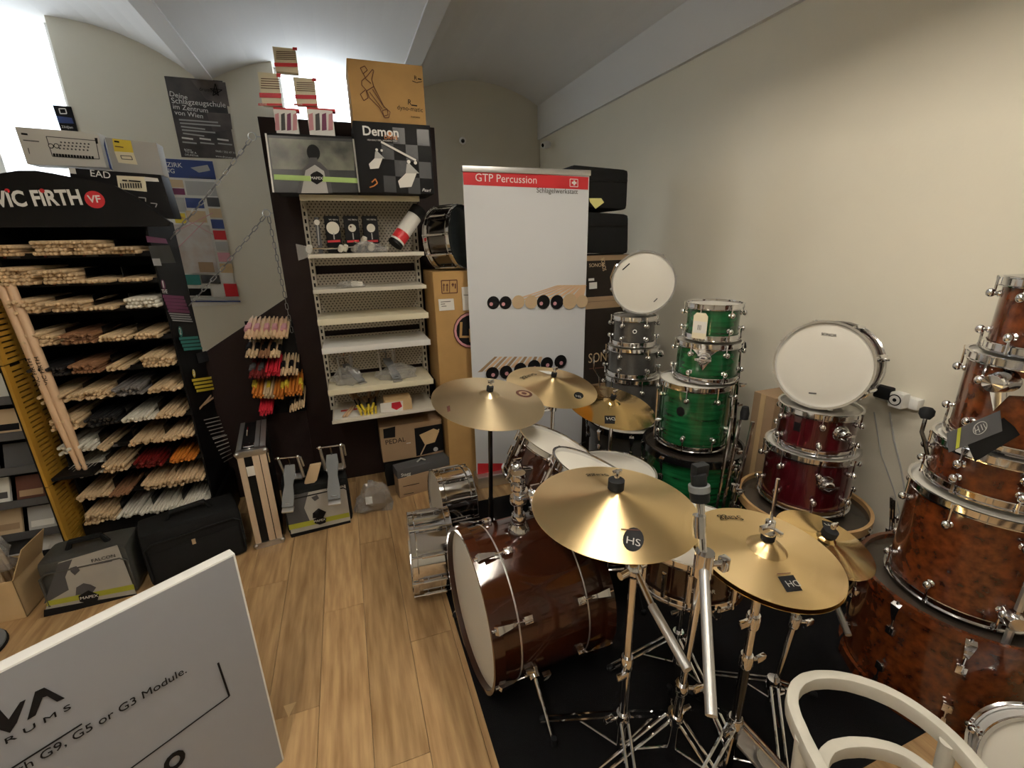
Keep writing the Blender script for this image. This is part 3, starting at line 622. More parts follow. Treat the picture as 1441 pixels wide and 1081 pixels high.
# snare on its stand
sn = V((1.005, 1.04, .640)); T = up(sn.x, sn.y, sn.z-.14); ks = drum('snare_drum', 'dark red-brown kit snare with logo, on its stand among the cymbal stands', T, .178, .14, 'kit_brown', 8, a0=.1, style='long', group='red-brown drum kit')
an = math.atan2(-1.05, -.965)+.30; o_ = V((math.cos(an), math.sin(an), 0)); s_ = V((-o_.y, o_.x, 0)); txt('SONOR', sn+o_*.180-s_*.035+V((0, 0, -.085)), sn+o_*.180+s_*.035+V((0, 0, -.085)), V((0, 0, 1)), 'paper', ks, off=.002)
q = T @ M.Rotation(an-.62, 4, 'Z'); MB().tube([q @ V((.178, 0, .02)), q @ V((.20, 0, .02)), q @ V((.205, 0, .11))], .007, 8).build('strainer', 'chrome', ks)
MB().prism([sn+V((.10, -.02, .008)), sn+V((.02, -.13, .008)), sn+V((.09, -.16, .008)), sn+V((.15, -.06, .008))], (0, 0, .0008)).build('paper_sheet', 'paper', ks)
def tripod(t, x, y, zc, rad, a0, m='chrome', n=3, zb=.02):
    for i in range(n):
        a = a0+2*math.pi*i/n; d = V((math.cos(a), math.sin(a), 0)); f0 = V((x, y, 0))+d*rad; f0.z = .0185; s = V((-d.y, d.x, 0))*.011
        lg = MB(); lg.tube([V((x, y, zc))+d*.02+s, f0+s], .0045, 6).tube([V((x, y, zc))+d*.02-s, f0-s], .0045, 6); lo = lg.build('leg', m, t)
        MB().tube([V((x, y, zb+.05)), V((x, y, zc)).lerp(f0, .55)], .004, 6).build('brace', m, lo); MB().ball(f0, .013).build('foot', 'rubber', lo)
    MB().lathe([(.001, -.02), (.02, -.02), (.023, 0), (.02, .02), (.001, .02)], up(x, y, zc), 14).build('collar', m, t)
def collar(t, p, d, m='chrome', wing=(-1, -.4, 0)):
    T = frame(p, d); o = MB().lathe([(.001, -.022), (.0165, -.022), (.0185, -.015), (.0185, .015), (.0165, .022), (.001, .022)], T, 14).build('collar', m, t); w = V(wing).normalized()
    MB().tube([p, p+w*.04], .006, 8).box(p+w*.045, (.03, .012, .02)).build('wing_screw', m, o, bevel=.002)
st_ = thing('snare_stand', 'chrome snare stand holding the kit snare', 'stand', (sn.x, sn.y, 0)); tripod(st_, sn.x, sn.y, .2, .24, .6); MB().tube([(sn.x, sn.y, .05), (sn.x, sn.y, .45)], .011, 10).build('pole', 'chrome', st_); collar(st_, V((sn.x, sn.y, .33)), (0, 0, 1))
for i in range(3):
    a = .3+2*math.pi*i/3; d = V((math.cos(a), math.sin(a), 0)); MB().tube([V((sn.x, sn.y, .44)), sn+d*.20+V((0, 0, -.165)), sn+d*.205+V((0, 0, -.12))], .006, 8).build('arm', 'chrome', st_); MB().ball(sn+d*.202+V((0, 0, -.15)), .012).build('grip', 'rubber', st_)
# ---- cymbals
def prof(R, bow=.13, bell=.19, bh=.11):
    p = []; rb = R*bell
    for i in range(7): t = i/6; p.append((max(.004, rb*t), bow*R + bh*R*math.cos(t*math.pi/2)**.8*(1 if t < 1 else 0)))
    for i in range(1, 9): t = i/8; p.append((rb+(R-rb)*t, bow*R*(1-t)*(1-.25*t)/(1)))
    return p
def zat(p, r):
    for (r0, z0), (r1, z1) in zip(p, p[1:]):
        if r <= r1: return z0+(z1-z0)*max(0, (r-r0)/(r1-r0))
    return p[-1][1]
class Cym:
    def __init__(s, label, c, R, n, m='cymbal', bow=.13, bell=.19, bh=.11, group=None, name='crash_cymbal'):
        s.T = frame(V(c), V(n), (1, 0, 0)); s.p = prof(R, bow, bell, bh); s.c = V(c); s.n = V(n).normalized(); s.R = R
        s.o = thing(name, label, 'cymbal', T=s.T, group=group)
        MB().lathe(s.p+[(R, -.0012)]+[(r, z-.0015) for r, z in reversed(s.p[:-1])], None, 72).build('disc', m, s.o, 25, world=False)
        s.k = 0; s.top = s.T @ V((0, 0, s.p[0][1]))
    def loc(s, px):
        pl = s.c + s.n*s.p[len(s.p)//2+2][1]; q = s.T.inverted() @ hit(px, pl, s.n); return q.x, q.y
    def _map(s, v, dz): return V((v[0], v[1], zat(s.p, math.hypot(v[0], v[1]))+dz))
    def poly(s, pts, m, name='logo'):
        s.k += 1; q = [s.loc(p) for p in pts]; n = len(q); c = (sum(a[0] for a in q)/n, sum(a[1] for a in q)/n); mb = MB(); dz = .0006*s.k
        rings = [[(c[0]+(a[0]-c[0])*f, c[1]+(a[1]-c[1])*f) for a in q] for f in (.02, .5, 1)]
        mb.add([s._map(a, dz) for r in rings for a in r], [(k*n+i, k*n+(i+1) % n, (k+1)*n+(i+1) % n, (k+1)*n+i) for k in range(2) for i in range(n)]); mb.build(name, m, s.o, 0, world=False)
    def oval(s, x, y, rx, ry, m, name='logo'): s.poly([(x+rx*math.cos(a), y+ry*math.sin(a)) for a in [2*math.pi*i/20 for i in range(20)]], m, name)
    def text(s, t, a, b, m='ink', h=None, shear=0):
        s.k += 1; o = txt(t, (0, 0, 0), (1, 0, 0), (0, 1, 0), m, None, 'lettering', shear=shear)
        a = V(s.loc(a)); b = V(s.loc(b)); d = b-a; ln = d.length; d.normalize(); u = V((-d.y, d.x)); hh = (h or 1)
        for v in o.data.vertices: q = a+d*(v.co.x*ln)+u*(v.co.y*ln*hh); v.co = s._map(q, .0006*s.k+.0004)
        o.parent = s.o
    def sleeve(s, t, m='rubber', r=.02, hgt=.022, nut=True):
        "felt and nut, parts of the stand t"
        Tn = frame(s.top, s.n); MB().lathe([(.001, .0), (r, .0), (r, hgt), (r*.6, hgt+.004), (.001, hgt+.004)], Tn, 16).build('felt', m, t)
        if nut:
            mb = MB().tube([Tn @ V((0, 0, hgt)), Tn @ V((0, 0, hgt+.028))], [.008, .006], 10); mb.box(Tn @ V((0, 0, hgt+.022)), (.026, .006, .014)); mb.build('wing_nut', 'chrome', t, bevel=.001)
GC = 'cymbals of the drum kit'
HS = Cym('large traditional crash cymbal with round black HS logo, in front of the kit toms', (.606, .905, .918), .220, (.02, -.03, 1), bow=.22, bell=.13, bh=.04, group=GC)
HS.oval(892, 753, 15, 13, 'ink'); HS.text('HS', (882, 757), (902, 761), 'paper'); HS.text('Stagg', (855, 663), (825, 664)); HS.poly([(874, 742), (901, 743), (901, 744), (874, 743)], 'ink_brown', 'small_print')
LC = Cym('hammered tan crash cymbal over the floor snares', (.495, 1.677, .980), .232, (.1, -.17, 1), 'cymbal_hammer', bow=.14, bell=.18, bh=.07, group=GC)
LC.oval(738, 551, 12, 6, 'ink_brown'); LC.oval(738, 551, 8, 3.5, 'cymbal_hammer'); LC.oval(738, 551, 4, 2, 'ink_brown'); LC.poly([(629, 569), (633, 568), (634, 575), (630, 576)], 'ink_brown')
SG = Cym('smaller traditional crash cymbal with round black logo, between hammered and brilliant cymbals', (.897, 1.93, .922), .225, (.1, -.19, 1), bow=.18, bell=.14, bh=.05, group=GC)
SG.oval(815, 554, 7, 4, 'ink'); SG.text('HS', (811, 556), (819, 557), 'paper'); SG.text('Stagg', (750, 525), (733, 530)); SG.poly([(757, 520), (775, 522), (778, 531), (770, 530)], 'paper', 'price_label')
RD = Cym('brilliant medium cymbal with square DH logo in front of the green drums', (1.20, 1.87, .793), .225, (.1, -.21, 1), 'cymbal_brilliant', bow=.12, bell=.2, bh=.08, group=GC)
RD.poly([(851, 584), (866, 585), (866, 594), (852, 593)], 'ink'); RD.text('DH', (865, 587), (853, 586), 'paper'); RD.text('Stagg', (853, 545), (843, 546), 'ink_brown')
hn = (.05, -.1, 1)
H2 = Cym('lower cymbal of the hi-hat pair, mostly hidden under the upper one', (.94, .709, .811), .180, hn, 'cymbal_brilliant', bow=.02, bell=.1, bh=.02, name='hi_hat_cymbal', group=GC)
HH = Cym('upper hi-hat cymbal with black square DH logo and clutch', (.94, .709, .824), .180, hn, 'cymbal', bow=.07, bell=.27, bh=.14, name='hi_hat_cymbal', group=GC)
HH.poly([(1094, 812), (1116, 810), (1130, 830), (1108, 832)], 'ink'); HH.text('DH', (1121, 817), (1104, 818), 'paper'); HH.text('Stagg', (1041, 725), (1010, 726)); HH.poly([(1093, 808.5), (1112, 807.5), (1112, 808.7), (1093, 809.7)], 'ink_brown', 'small_print')
SP = Cym('small brilliant splash cymbal with DH logo, tilted behind the hi-hat', (1.33, .815, .672), .143, (.1, -.23, 1), 'cymbal_brilliant', bow=.13, bell=.2, bh=.1, name='splash_cymbal', group=GC)
SP.poly([(1158, 730), (1176, 733), (1176, 743), (1158, 740)], 'ink'); SP.text('DH', (1175, 737), (1160, 735), 'paper')
# ---- cymbal stands
def cstand(label, x, y, top, rad=.24, a0=.4, mlow='chrome', mup='chrome', zc=.22, cols=(.42, .7), wing=(-1, -.4, 0)):
    t = thing('cymbal_stand', label, 'stand', (x, y, 0)); tripod(t, x, y, zc, rad, a0); top = V(top); b = V((x, y, .03)); k = b.lerp(top, .5)
    MB().tube([b, k], .0125, 12).build('lower_tube', mlow, t); MB().tube([k, top], .0095, 12).build('upper_tube', mup, t)
    for f_ in cols: collar(t, b.lerp(top, f_), top-b, wing=wing)
    return t
t = cstand('straight stand with black pole under the hammered crash cymbal', .495, 1.735, LC.top-V((0, 0, .03)), a0=math.pi/2, mlow='black_gloss', mup='black_gloss', zc=.2, cols=(.36,)); LC.sleeve(t, r=.014, hgt=.02)
t = cstand('straight chrome stand under the smaller traditional crash cymbal', .893, 1.95, SG.top-V((0, 0, .03)), a0=.2, zc=.3, cols=(.55, .86)); SG.sleeve(t, r=.014, hgt=.02)
t = cstand('straight chrome stand under the brilliant medium cymbal', 1.19, 1.85, RD.top-V((0, 0, .03)), a0=1.0, zc=.25, cols=(.5,)); RD.sleeve(t, r=.014, hgt=.02)
# boom stand of the big crash
sx_, sy_ = .645, .852; j = V((sx_, sy_, .735)); t = thing('boom_stand', 'chrome boom stand carrying the large front crash cymbal', 'stand', (sx_, sy_, 0)); tripod(t, sx_, sy_, .20, .27, .2)
MB().tube([(sx_, sy_, .02), (sx_, sy_, .42)], .0135, 14).build('lower_tube', 'chrome', t); MB().tube([(sx_, sy_, .40), j], .011, 14).build('upper_tube', 'chrome', t); collar(t, V((sx_, sy_, .42)), (0, 0, 1), wing=(-.8, -.6, -.3)); collar(t, V((sx_, sy_, .20)), (0, 0, 1), wing=(-.8, .2, 0))
e1 = HS.top-V((0, 0, .025)); e2 = PD(968, 943, 1.02); MB().tube([e1, j+V((0, 0, .02))], .0085, 12).build('boom_arm', 'chrome', t); MB().tube([j+V((0, 0, .02)), j.lerp(e2, .4)], .0085, 12).build('boom_arm', 'chrome', t); MB().tube([j.lerp(e2, .38), e2], .0115, 12).build('counterweight', 'alu', t)
MB().ball(j+V((0, 0, .012)), .026, 14, (1, 1, 1.1)).build('tilter', 'chrome', t); MB().tube([j+V((-.05, -.01, .012)), j+V((.04, .01, .012))], .011, 10).build('hinge_bolt', 'chrome', t)
HS.sleeve(t, 'rubber', r=.0215, hgt=.026)
# empty boom stand
b = G(941, 1072); j = PD(990, 793, 1.0); bx_, by_ = b.x, b.y
t = thing('boom_stand', 'chrome boom stand without a cymbal, black sleeve on its tip', 'stand', (bx_, by_, 0)); tripod(t, bx_, by_, .2, .25, .9); B_ = V((bx_, by_, .02)); m_ = B_.lerp(j, .45)
MB().tube([B_, m_], .0135, 14).build('lower_tube', 'chrome', t); MB().tube([m_, j], .011, 14).build('upper_tube', 'chrome', t); collar(t, m_, j-B_, wing=(.9, -.4, 0)); collar(t, B_.lerp(j, .27), j-B_, wing=(.8, .2, 0))
tp = PD(985, 705, .985); bt = PD(1001, 1008, .80); MB().tube([tp, j, bt.lerp(j, .55)], .009, 12).build('boom_arm', 'chrome', t); MB().tube([bt.lerp(j, .98), bt], .0105, 12).build('counterweight', 'alu', t)
MB().tube([j-V((.0, 0, .03)), j+V((0, 0, .03))], .021, 14).build('tilter', 'chrome', t); k = j+RT*.045; MB().tube([j, k], .007, 8).box(k, (.02, .02, .034)).build('wing_screw', 'chrome', t, bevel=.004); MB().tube([PD(984, 755, .99), PD(984, 725, .985)], .014, 12).build('ratchet', 'chrome', t)
T = frame(tp, j*-1+tp*1, None); T = frame(tp, tp-j); MB().lathe([(.001, 0), (.02, 0), (.021, .012), (.0205, .022), (.001, .022)], T, 16).build('felt', 'rubber', t); MB().lathe([(.001, .022), (.0225, .022), (.0225, .036), (.001, .036)], T, 16).build('felt', 'felt', t)
mb = MB().lathe([(.001, .036), (.017, .036), (.017, .062), (.001, .064)], T, 14); mb.box(T @ V((.004, 0, .068)), (.034, .02, .03)); mb.build('wing_nut', 'rubber', t, bevel=.003)
# hi-hat stand
hx, hy = .94, .709; t = thing('hi_hat_stand', 'chrome hi-hat stand with footboard under the hi-hat cymbals', 'stand', (hx, hy, 0)); tripod(t, hx, hy, .22, .25, 1.3)
MB().tube([(hx, hy, .03), (hx, hy, .47)], .014, 14).build('lower_tube', 'black_gloss', t); MB().tube([(hx, hy, .45), (hx, hy, .77)], .0115, 14).build('upper_tube', 'chrome', t); collar(t, V((hx, hy, .60)), (0, 0, 1), wing=(-1, -.2, .3)); collar(t, V((hx, hy, .46)), (0, 0, 1), wing=(1, -.2, 0)); collar(t, V((hx, hy, .22)), (0, 0, 1))
MB().tube([(hx, hy, .77), (hx, hy, 1.035)], .0042, 8).build('pull_rod', 'chrome', t); tz = HH.top.z
MB().lathe([(.001, 0), (.0165, 0), (.0175, .014), (.001, .014)], up(hx, hy, tz), 16).build('felt', 'rubber', t); mb = MB().lathe([(.001, .014), (.016, .014), (.016, .024), (.012, .03), (.012, .055), (.001, .056)], up(hx, hy, tz), 14); mb.box((hx-.022, hy-.01, tz+.045), (.04, .012, .018)); mb.box((hx+.006, hy-.016, tz+.03), (.012, .03, .012)); mb.build('clutch', 'chrome', t, bevel=.0015)
fb_ = MB().prism([(hx-.005, hy-.02, .15), (hx+.055, hy+.02, .15), (hx+.17, hy-.20, .03), (hx+.10, hy-.25, .03)], (0, 0, .012)).build('footboard', 'alu', t, bevel=.003); MB().lathe([(.001, .003), (.028, .003), (.03, 0)], frame(V((hx+.055, hy-.075, .138)), (.25, -.4, 1)), 18).build('logo_plate', 'head_clear', fb_)
MB().tube([(hx-.06, hy-.03, .02), (hx-.03, hy-.02, .2)], .006, 6).build('frame_rod', 'chrome', t); MB().tube([(hx+.06, hy+.03, .02), (hx+.03, hy+.02, .2)], .006, 6).build('frame_rod', 'chrome', t); MB().tube([(hx+.03, hy, .14), (hx, hy, .22)], .005, 6).build('chain', 'steel', t)
# splash stand (slanting)
s0 = G(1079, 1003); t = thing('boom_stand', 'slanting chrome stand under the small splash cymbal', 'stand', (s0.x, s0.y, 0)); tripod(t, s0.x, s0.y, .14, .2, 2.0)
e = SP.top-V((0, 0, .02)); B_ = V((s0.x, s0.y, .03)); jj = B_.lerp(e, .55)+V((-.02, 0, .0)); MB().tube([B_, jj], .010, 10).build('lower_tube', 'chrome', t); MB().tube([jj, e], .007, 10).build('upper_tube', 'chrome', t); collar(t, jj, e-B_, wing=(1, -.5, 0)); collar(t, B_.lerp(e, .12), e-B_, wing=(1, -.6, 0))
MB().tube([PX(1176, 850, 1.45), PX(1194, 894, 1.40)], .010, 10).build('counterweight', 'alu', t); MB().tube([PX(1176, 850, 1.45), e], .006, 8).build('boom_arm', 'chrome', t); SP.sleeve(t, 'rubber', r=.022, hgt=.02)
# chrome snares on the floor
def fsn(c, axd, label, lugs=10, a0=.2):
    n = V(axd).normalized(); T = frame(V(c)-n*.0825, n, (0, 0, 1)); return drum('snare_drum', label, T, .178, .165, 'chrome', lugs, a0=a0, style='long', group='chrome snares on the floor')
fsn((.235, 1.865, .2), (-.99, .06, .02), 'chrome snare drum on edge on the wooden floor, nearer the aisle')
fsn((.43, 2.262, .2), (-.985, -.06, .03), 'chrome snare drum on edge behind the other chrome snare')
# plastic-wrapped drum at the picture's lower right
c = G(1496, 1112, .21); n = V((-.75, -.45, .5)).normalized(); wd = drum('snare_drum', 'white-headed drum lying near the carpet edge beside the burl drums', frame(c-n*.12, n), .150, .12, 'white', 6)
# white wrapped chair
ch = thing('armchair', 'pale tape-wrapped tube armchair at the carpet edge', 'chair', G(1250, 1081, 0)); 
def band(pts, z, hgt, th_, nm):
    P = [G(x, y, z) for x, y in pts]; 
    # smooth the path
    Q = []; k = len(P)
    for i in range(k-1):
        a, b_, c_, d_ = P[max(0, i-1)], P[i], P[i+1], P[min(k-1, i+2)]
        for s in range(6):
            u = s/6; Q.append(.5*((2*b_)+(c_-a)*u+(2*a-5*b_+4*c_-d_)*u*u+(3*b_-a-3*c_+d_)*u**3))
    Q.append(P[-1]); mb = MB(); vs = []; fs = []; prev = None
    for i, p in enumerate(Q):
        d = (Q[min(i+1, len(Q)-1)]-Q[max(i-1, 0)]).normalized(); s = V((-d.y, d.x, 0)).normalized()*th_/2; hh = V((0, 0, hgt/2)); j = 1+.03*math.sin(i*1.9)
        vs += [p-s*j+hh, p+s*j+hh, p+s*j-hh, p-s*j-hh]
    n = len(Q)
    for i in range(n-1):
        for q in range(4): fs.append((i*4+q, i*4+(q+1) % 4, i*4+4+(q+1) % 4, i*4+4+q))
    fs += [(0, 1, 2, 3), (n*4-4, n*4-3, n*4-2, n*4-1)]; mb.add(vs, fs); return mb.build(nm, 'tape', ch, bevel=.004)
band([(1400, 1115), (1335, 1040), (1265, 988), (1200, 962), (1150, 957), (1122, 968), (1114, 995), (1130, 1040), (1165, 1110)], .66, .034, .022, 'armrest')
band([(1330, 1110), (1270, 1066), (1215, 1052), (1170, 1058), (1155, 1085), (1160, 1130)], .60, .034, .022, 'armrest')
for p in ((1335, 1045), (1130, 1040)):
    a = G(*p, .66); MB().tube([a, (a.x+.03, a.y-.03, .0)], .014, 10).build('leg', 'tape', ch)
# ================================================================== roll-up banner
YN = 2.70; a = PY(651, 238, YN); b = PY(829, 246, YN); x0, x1 = .695, 1.497
bn = thing('roll_up_banner', 'grey roll-up banner with red header and mallet photo', 'banner', (1.09, YN, 0))
MB().b2((x0, YN, .09), (x1, YN+.002, 1.985)).build('sheet', 'banner_print', bn, smooth=0); rbox('base', 'alu', bn, (x0-.01, YN-.06, 0), (x1+.01, YN+.06, .085), .012); rbox('top_bar', 'alu', bn, (x0-.005, YN-.012, 1.98), (x1+.005, YN+.014, 2.012), .004); MB().tube([(1.09, YN+.03, .08), (1.09, YN+.012, 1.98)], .008, 8).build('pole', 'alu', bn)
f = Face((0, YN-.0005, 0), (0, -1, 0), bn); f.poly([(651, 239), (828, 249.5), (827.5, 267), (652.5, 260)], 'red', 'header'); f.text('GTP Percussion', (669, 255), (755, 258.5), 'white'); f.text('Schlagelwerkstatt', (755, 271), (813, 273), 'ink_grey')
f.line([(802, 252), (813, 252.5), (813, 263), (802, 262.5), (802, 252)], .004, 'white', 'emblem'); f.line([(804.5, 257.2), (811, 257.6)], .011, 'white', 'emblem'); f.line([(807.8, 254), (807.8, 261)], .011, 'white', 'emblem')
f.rect(672, 652, 722, 674, 'red', 'footer')
# mallets printed on the sheet: pale sticks running back from black and wooden beads
for k in range(9): f.poly([(716+k*12, 424), (724+k*12, 423), (790+k*5, 401), (784+k*5, 401.5)] if k < 8 else [(806, 424), (820, 423), (825, 401), (818, 401)], 'skin_wood', 'mallet_print', k=2+k*.1)
f.k = 4
for x, y, r, m in ((694, 426, 9.2, 'ink'), (711, 426, 9.2, 'ink'), (729, 425, 9.5, 'tan'), (747, 425, 9.5, 'tan'), (764, 425, 10, 'ink'), (783, 425, 10, 'ink'), (801, 424, 11, 'tan'), (818, 424, 9, 'tan')): f.disc(x, y, r, m, 'bead_print'); f.disc(x-3 if m == 'ink' else x, y+2, 2.6 if m == 'ink' else .5, 'pink', 'bead_print')
f.k = 4
for k in range(10): f.poly([(672+k*9, 524-k*1.2), (679+k*9, 523-k*1.2), (700+k*7, 502), (696+k*7, 502)], 'skin_wood' if k % 2 else 'card_dull', 'mallet_print', k=2+k*.1)
f.k = 22
for x, y in ((692, 525), (711, 523), (731, 519), (750, 515), (768, 511), (787, 508)): f.disc(x, y, 9.2, 'ink', 'bead_print'); f.disc(x+1, y+2, 2.6, 'pink', 'bead_print')
# ================================================================== cartons by the shelf
lx0, ly0 = .50, 2.775; lx1, ly1 = .86, 3.13
def carton(name, label, a, b, m='card', cat='box', bevel=.004): t = thing(name, label, cat, ((a[0]+b[0])/2, (a[1]+b[1])/2, a[2])); rbox('body', m, t, a, b, bevel); return t, Face((0, a[1], 0), (0, -1, 0), t)
t, f = carton('tall_carton', 'plain ochre carton on the floor under the round-logo carton', (lx0+.03, ly0, 0), (lx1, ly1, .712))
t, f = carton('tall_carton', 'ochre carton with round LP logo stacked on the plain one', (lx0, ly0, .714), (lx1, ly1, 1.437))
f.line([(621, 395), (643, 394), (643.5, 412), (622, 413), (621, 395)], .006, 'ink_brown', 'handling_mark')
for x in (624.5, 629): f.line([(x, 410), (x, 400)], .006, 'ink_brown', 'handling_mark'); f.poly([(x-1.8, 402), (x, 398.5), (x+1.8, 402)], 'ink_brown', 'handling_mark')
f.line([(632.5, 395), (632.5, 412)], .004, 'ink_brown', 'handling_mark'); f.poly([(635, 400), (637, 398), (639, 400), (637, 404)], 'ink_brown', 'handling_mark'); f.line([(640.5, 399), (640.5, 406)], .008, 'ink_brown', 'handling_mark')
f.poly([(616.5, 421), (638, 420), (639.5, 436), (618, 437.5)], 'paper', 'label'); f.line([(620, 425), (634, 424)], .004, 'ink_grey', 'label_text'); f.line([(620, 428), (626, 427.6)], .004, 'ink_grey', 'label_text'); f.line([(621, 431), (628, 430.6)], .004, 'ink_grey', 'label_text'); f.poly([(649, 404), (664, 403), (665, 436), (651, 437)], 'paper', 'label'); f.line([(652, 415), (662, 415)], .004, 'ink_grey', 'label_text')
f.disc(663, 464.5, 26, 'ink_brown', 'logo_ring'); f.disc(663, 464.5, 24.5, 'pink', 'logo_ring'); f.disc(663, 464.5, 21.5, 'ink', 'logo'); f.text('L', (646, 475), (660, 475), 'card', h=.105); f.text('P', (660, 481), (672, 480), 'card', h=.09)
c = V((.66, 2.94, 1.437+.192)); n = V((.72, -.66, .05)).normalized(); sd2 = drum('snare_drum', 'black-nickel snare drum with black head on edge on the ochre carton', frame(c-n*.07, n, (0, 0, 1)), .178, .15, 'chrome_dark', 10, a0=.2, head='head_black', style='long')
# pedal carton, Stagg carton
t, f = carton('carton', 'brown carton marked PEDAL behind the floor carton under the shelf', (.10, 2.905, .19), (.515, 3.10, .445), 'card_dull'); MB().b2((.11, 2.92, .0), (.49, 3.09, .189)).build('plinth', 'black', t, smooth=0)
f.text('PEDAL', (543, 626), (571, 621), 'ink'); f.line([(572, 624), (578, 623)], .004, 'paper', 'print'); f.poly([(583, 603), (622, 596), (624, 633), (586, 642)], 'ink', 'photo_print'); f.line([(592, 640), (604, 615), (618, 604)], .008, 'tan', 'photo_print'); f.poly([(590, 612), (610, 603), (618, 606), (612, 622), (598, 626)], 'card_light', 'photo_print'); f.disc(613, 632, 3, 'paper_grey', 'photo_print'); f.poly([(539, 604), (556, 600), (556, 615), (540, 617)], 'ink', 'photo_print')
sgx = G(563, 702); sgy = G(634, 681); dv = (sgy-sgx).normalized(); nv = V((dv.y, -dv.x, 0)); wv = (sgy-sgx).length
Tb = M(((dv.x, -nv.x, 0, sgx.x), (dv.y, -nv.y, 0, sgx.y), (0, 0, 1, 0), (0, 0, 0, 1)))
t = thing('carton', 'low brown carton with dark band and carry handle, on the floor before the PEDAL carton', 'box', T=Tb); rbox('body', 'card_dull', t, (0, 0, 0), (wv, .10, .145), .003, world=False); rbox('lid_band', 'ink_grey', t, (-.002, -.002, .146), (wv+.002, .102, .205), .003, world=False)
MB().tube([Tb @ V((wv*.42, .05, .205)), Tb @ V((wv*.5, .05, .225)), Tb @ V((wv*.58, .05, .205))], .006, 8).build('handle', 'paper_grey', t)
f = Face(Tb @ V((0, -.003, 0)), nv, t); f.text('Stagg', (564.5, 671), (578, 668), 'paper'); f.line([(567, 685), (590, 680)], .004, 'ink', 'print'); f.line([(617, 662), (626, 660)], .008, 'ink', 'print'); f.line([(608, 685), (612, 669), (617, 684)], .005, 'ink', 'print'); f.line([(568, 696), (582, 693)], .004, 'ink', 'print')
# plastic bags on the floor
def crumple(name, label, c, size, seed, m='plastic_clear'):
    rr = random.Random(seed); mb = MB(); nu, nv_ = 14, 9; vs = []; fs = []
    for i in range(nu):
        for j in range(nv_):
            t_ = math.pi*(j/(nv_-1)); a_ = 2*math.pi*i/nu; q = .72+.5*rr.random(); z = max(.0, math.cos(t_)*.5*q+.12)
            vs.append(V((c[0]+size[0]*.5*math.sin(t_)*math.cos(a_)*q, c[1]+size[1]*.5*math.sin(t_)*math.sin(a_)*q, c[2]+size[2]*z)))
    for i in range(nu):
        for j in range(nv_-1): fs.append((i*nv_+j, i*nv_+j+1, ((i+1) % nu)*nv_+j+1, ((i+1) % nu)*nv_+j))
    mb.add(vs, fs); t = thing(name, label, 'bag', (c[0], c[1], c[2])); mb.build('film', m, t, 0); return t
pc_ = G(525, 695); t = crumple('plastic_bag', 'crumpled clear plastic bag on the floor beside the pedals', (pc_.x+.01, 2.72, .0), (.26, .26, .24), 4); MB().prism([(pc_.x-.05, 2.615, .07), (pc_.x-.01, 2.61, .07), (pc_.x-.01, 2.63, .11), (pc_.x-.05, 2.635, .11)], (0, -.001, 0)).build('label', 'paper', t)
# sonor cartons and black speaker bags to the right of the banner
t, f = carton('carton', 'dark brown drum carton standing on the floor beside the banner', (1.52, 2.88, 0), (1.98, 3.30, 1.18), 'dark_carton'); f2 = f
for z0, z1 in ((1.13, 1.18), (.50, .56)): MB().b2((1.519, 2.8785, z0), (1.981, 2.8795, z1)).build('tape', 'card_dull', t, smooth=0)
f.text('SONOR', (828, 511), (872, 505), 'tan', h=.075); f.line([(829, 519), (850, 517)], .008, 'ink_brown', 'print')
t, f = carton('carton', 'dark brown drum carton stacked on top, with paper labels', (1.50, 2.88, 1.182), (1.98, 3.30, 1.50), 'dark_carton')
MB().b2((1.499, 2.8785, 1.465), (1.981, 2.8795, 1.50)).build('tape', 'card_dull', t, smooth=0); MB().b2((1.499, 2.8785, 1.182), (1.981, 2.8795, 1.215)).build('tape', 'card_dull', t, smooth=0)
f.text('SONOR', (829, 376), (850, 375), 'tan'); f.poly([(829, 398), (840, 397), (840, 406), (829, 407)], 'paper', 'label'); f.poly([(828, 392), (836, 391.5), (836, 395), (828, 395.5)], 'paper', 'label'); f.text('SONOR', (853, 380), (850, 362), 'tan', h=.03); f.line([(866, 372), (859, 390), (862, 408)], .010, 'card_dull', 'print')
for z0, z1, l, y in ((1.515, 1.78, 'lower black padded bag on the dark cartons', .0), (1.806, 2.06, 'upper black padded bag on top of the dark cartons', -.01)):
    t = thing('padded_bag', l, 'bag', (1.72, 3.0, z0)); mb = MB().b2((1.47+y, 2.84, z0), (1.895+y, 3.22, z1)); mb.v = [p+V((.012*math.sin(p.z*30), 0, .012*math.sin(p.x*9))) for p in mb.v]; o = mb.build('body', 'bag', t, bevel=.03)
    MB().b2((1.50+y, 2.832, z1-.09), (1.87+y, 2.839, z1-.075)).build('piping', 'black', o, smooth=0); MB().tube([(1.905+y, 2.95, z1-.03), (1.93+y, 2.95, (z0+z1)/2), (1.905+y, 2.95, z0+.05)], .012, 8).build('strap', 'black', t)
yp = thing('paper_tag', 'yellow diamond paper tag on the black bag', 'tag', PY(840, 282, 2.83)); MB().prism([PY(*p, 2.832) for p in ((829, 279), (846, 279), (850, 285), (838, 294), (830, 284))], (0, -.001, 0)).build('sheet', 'yellow_pale', yp)
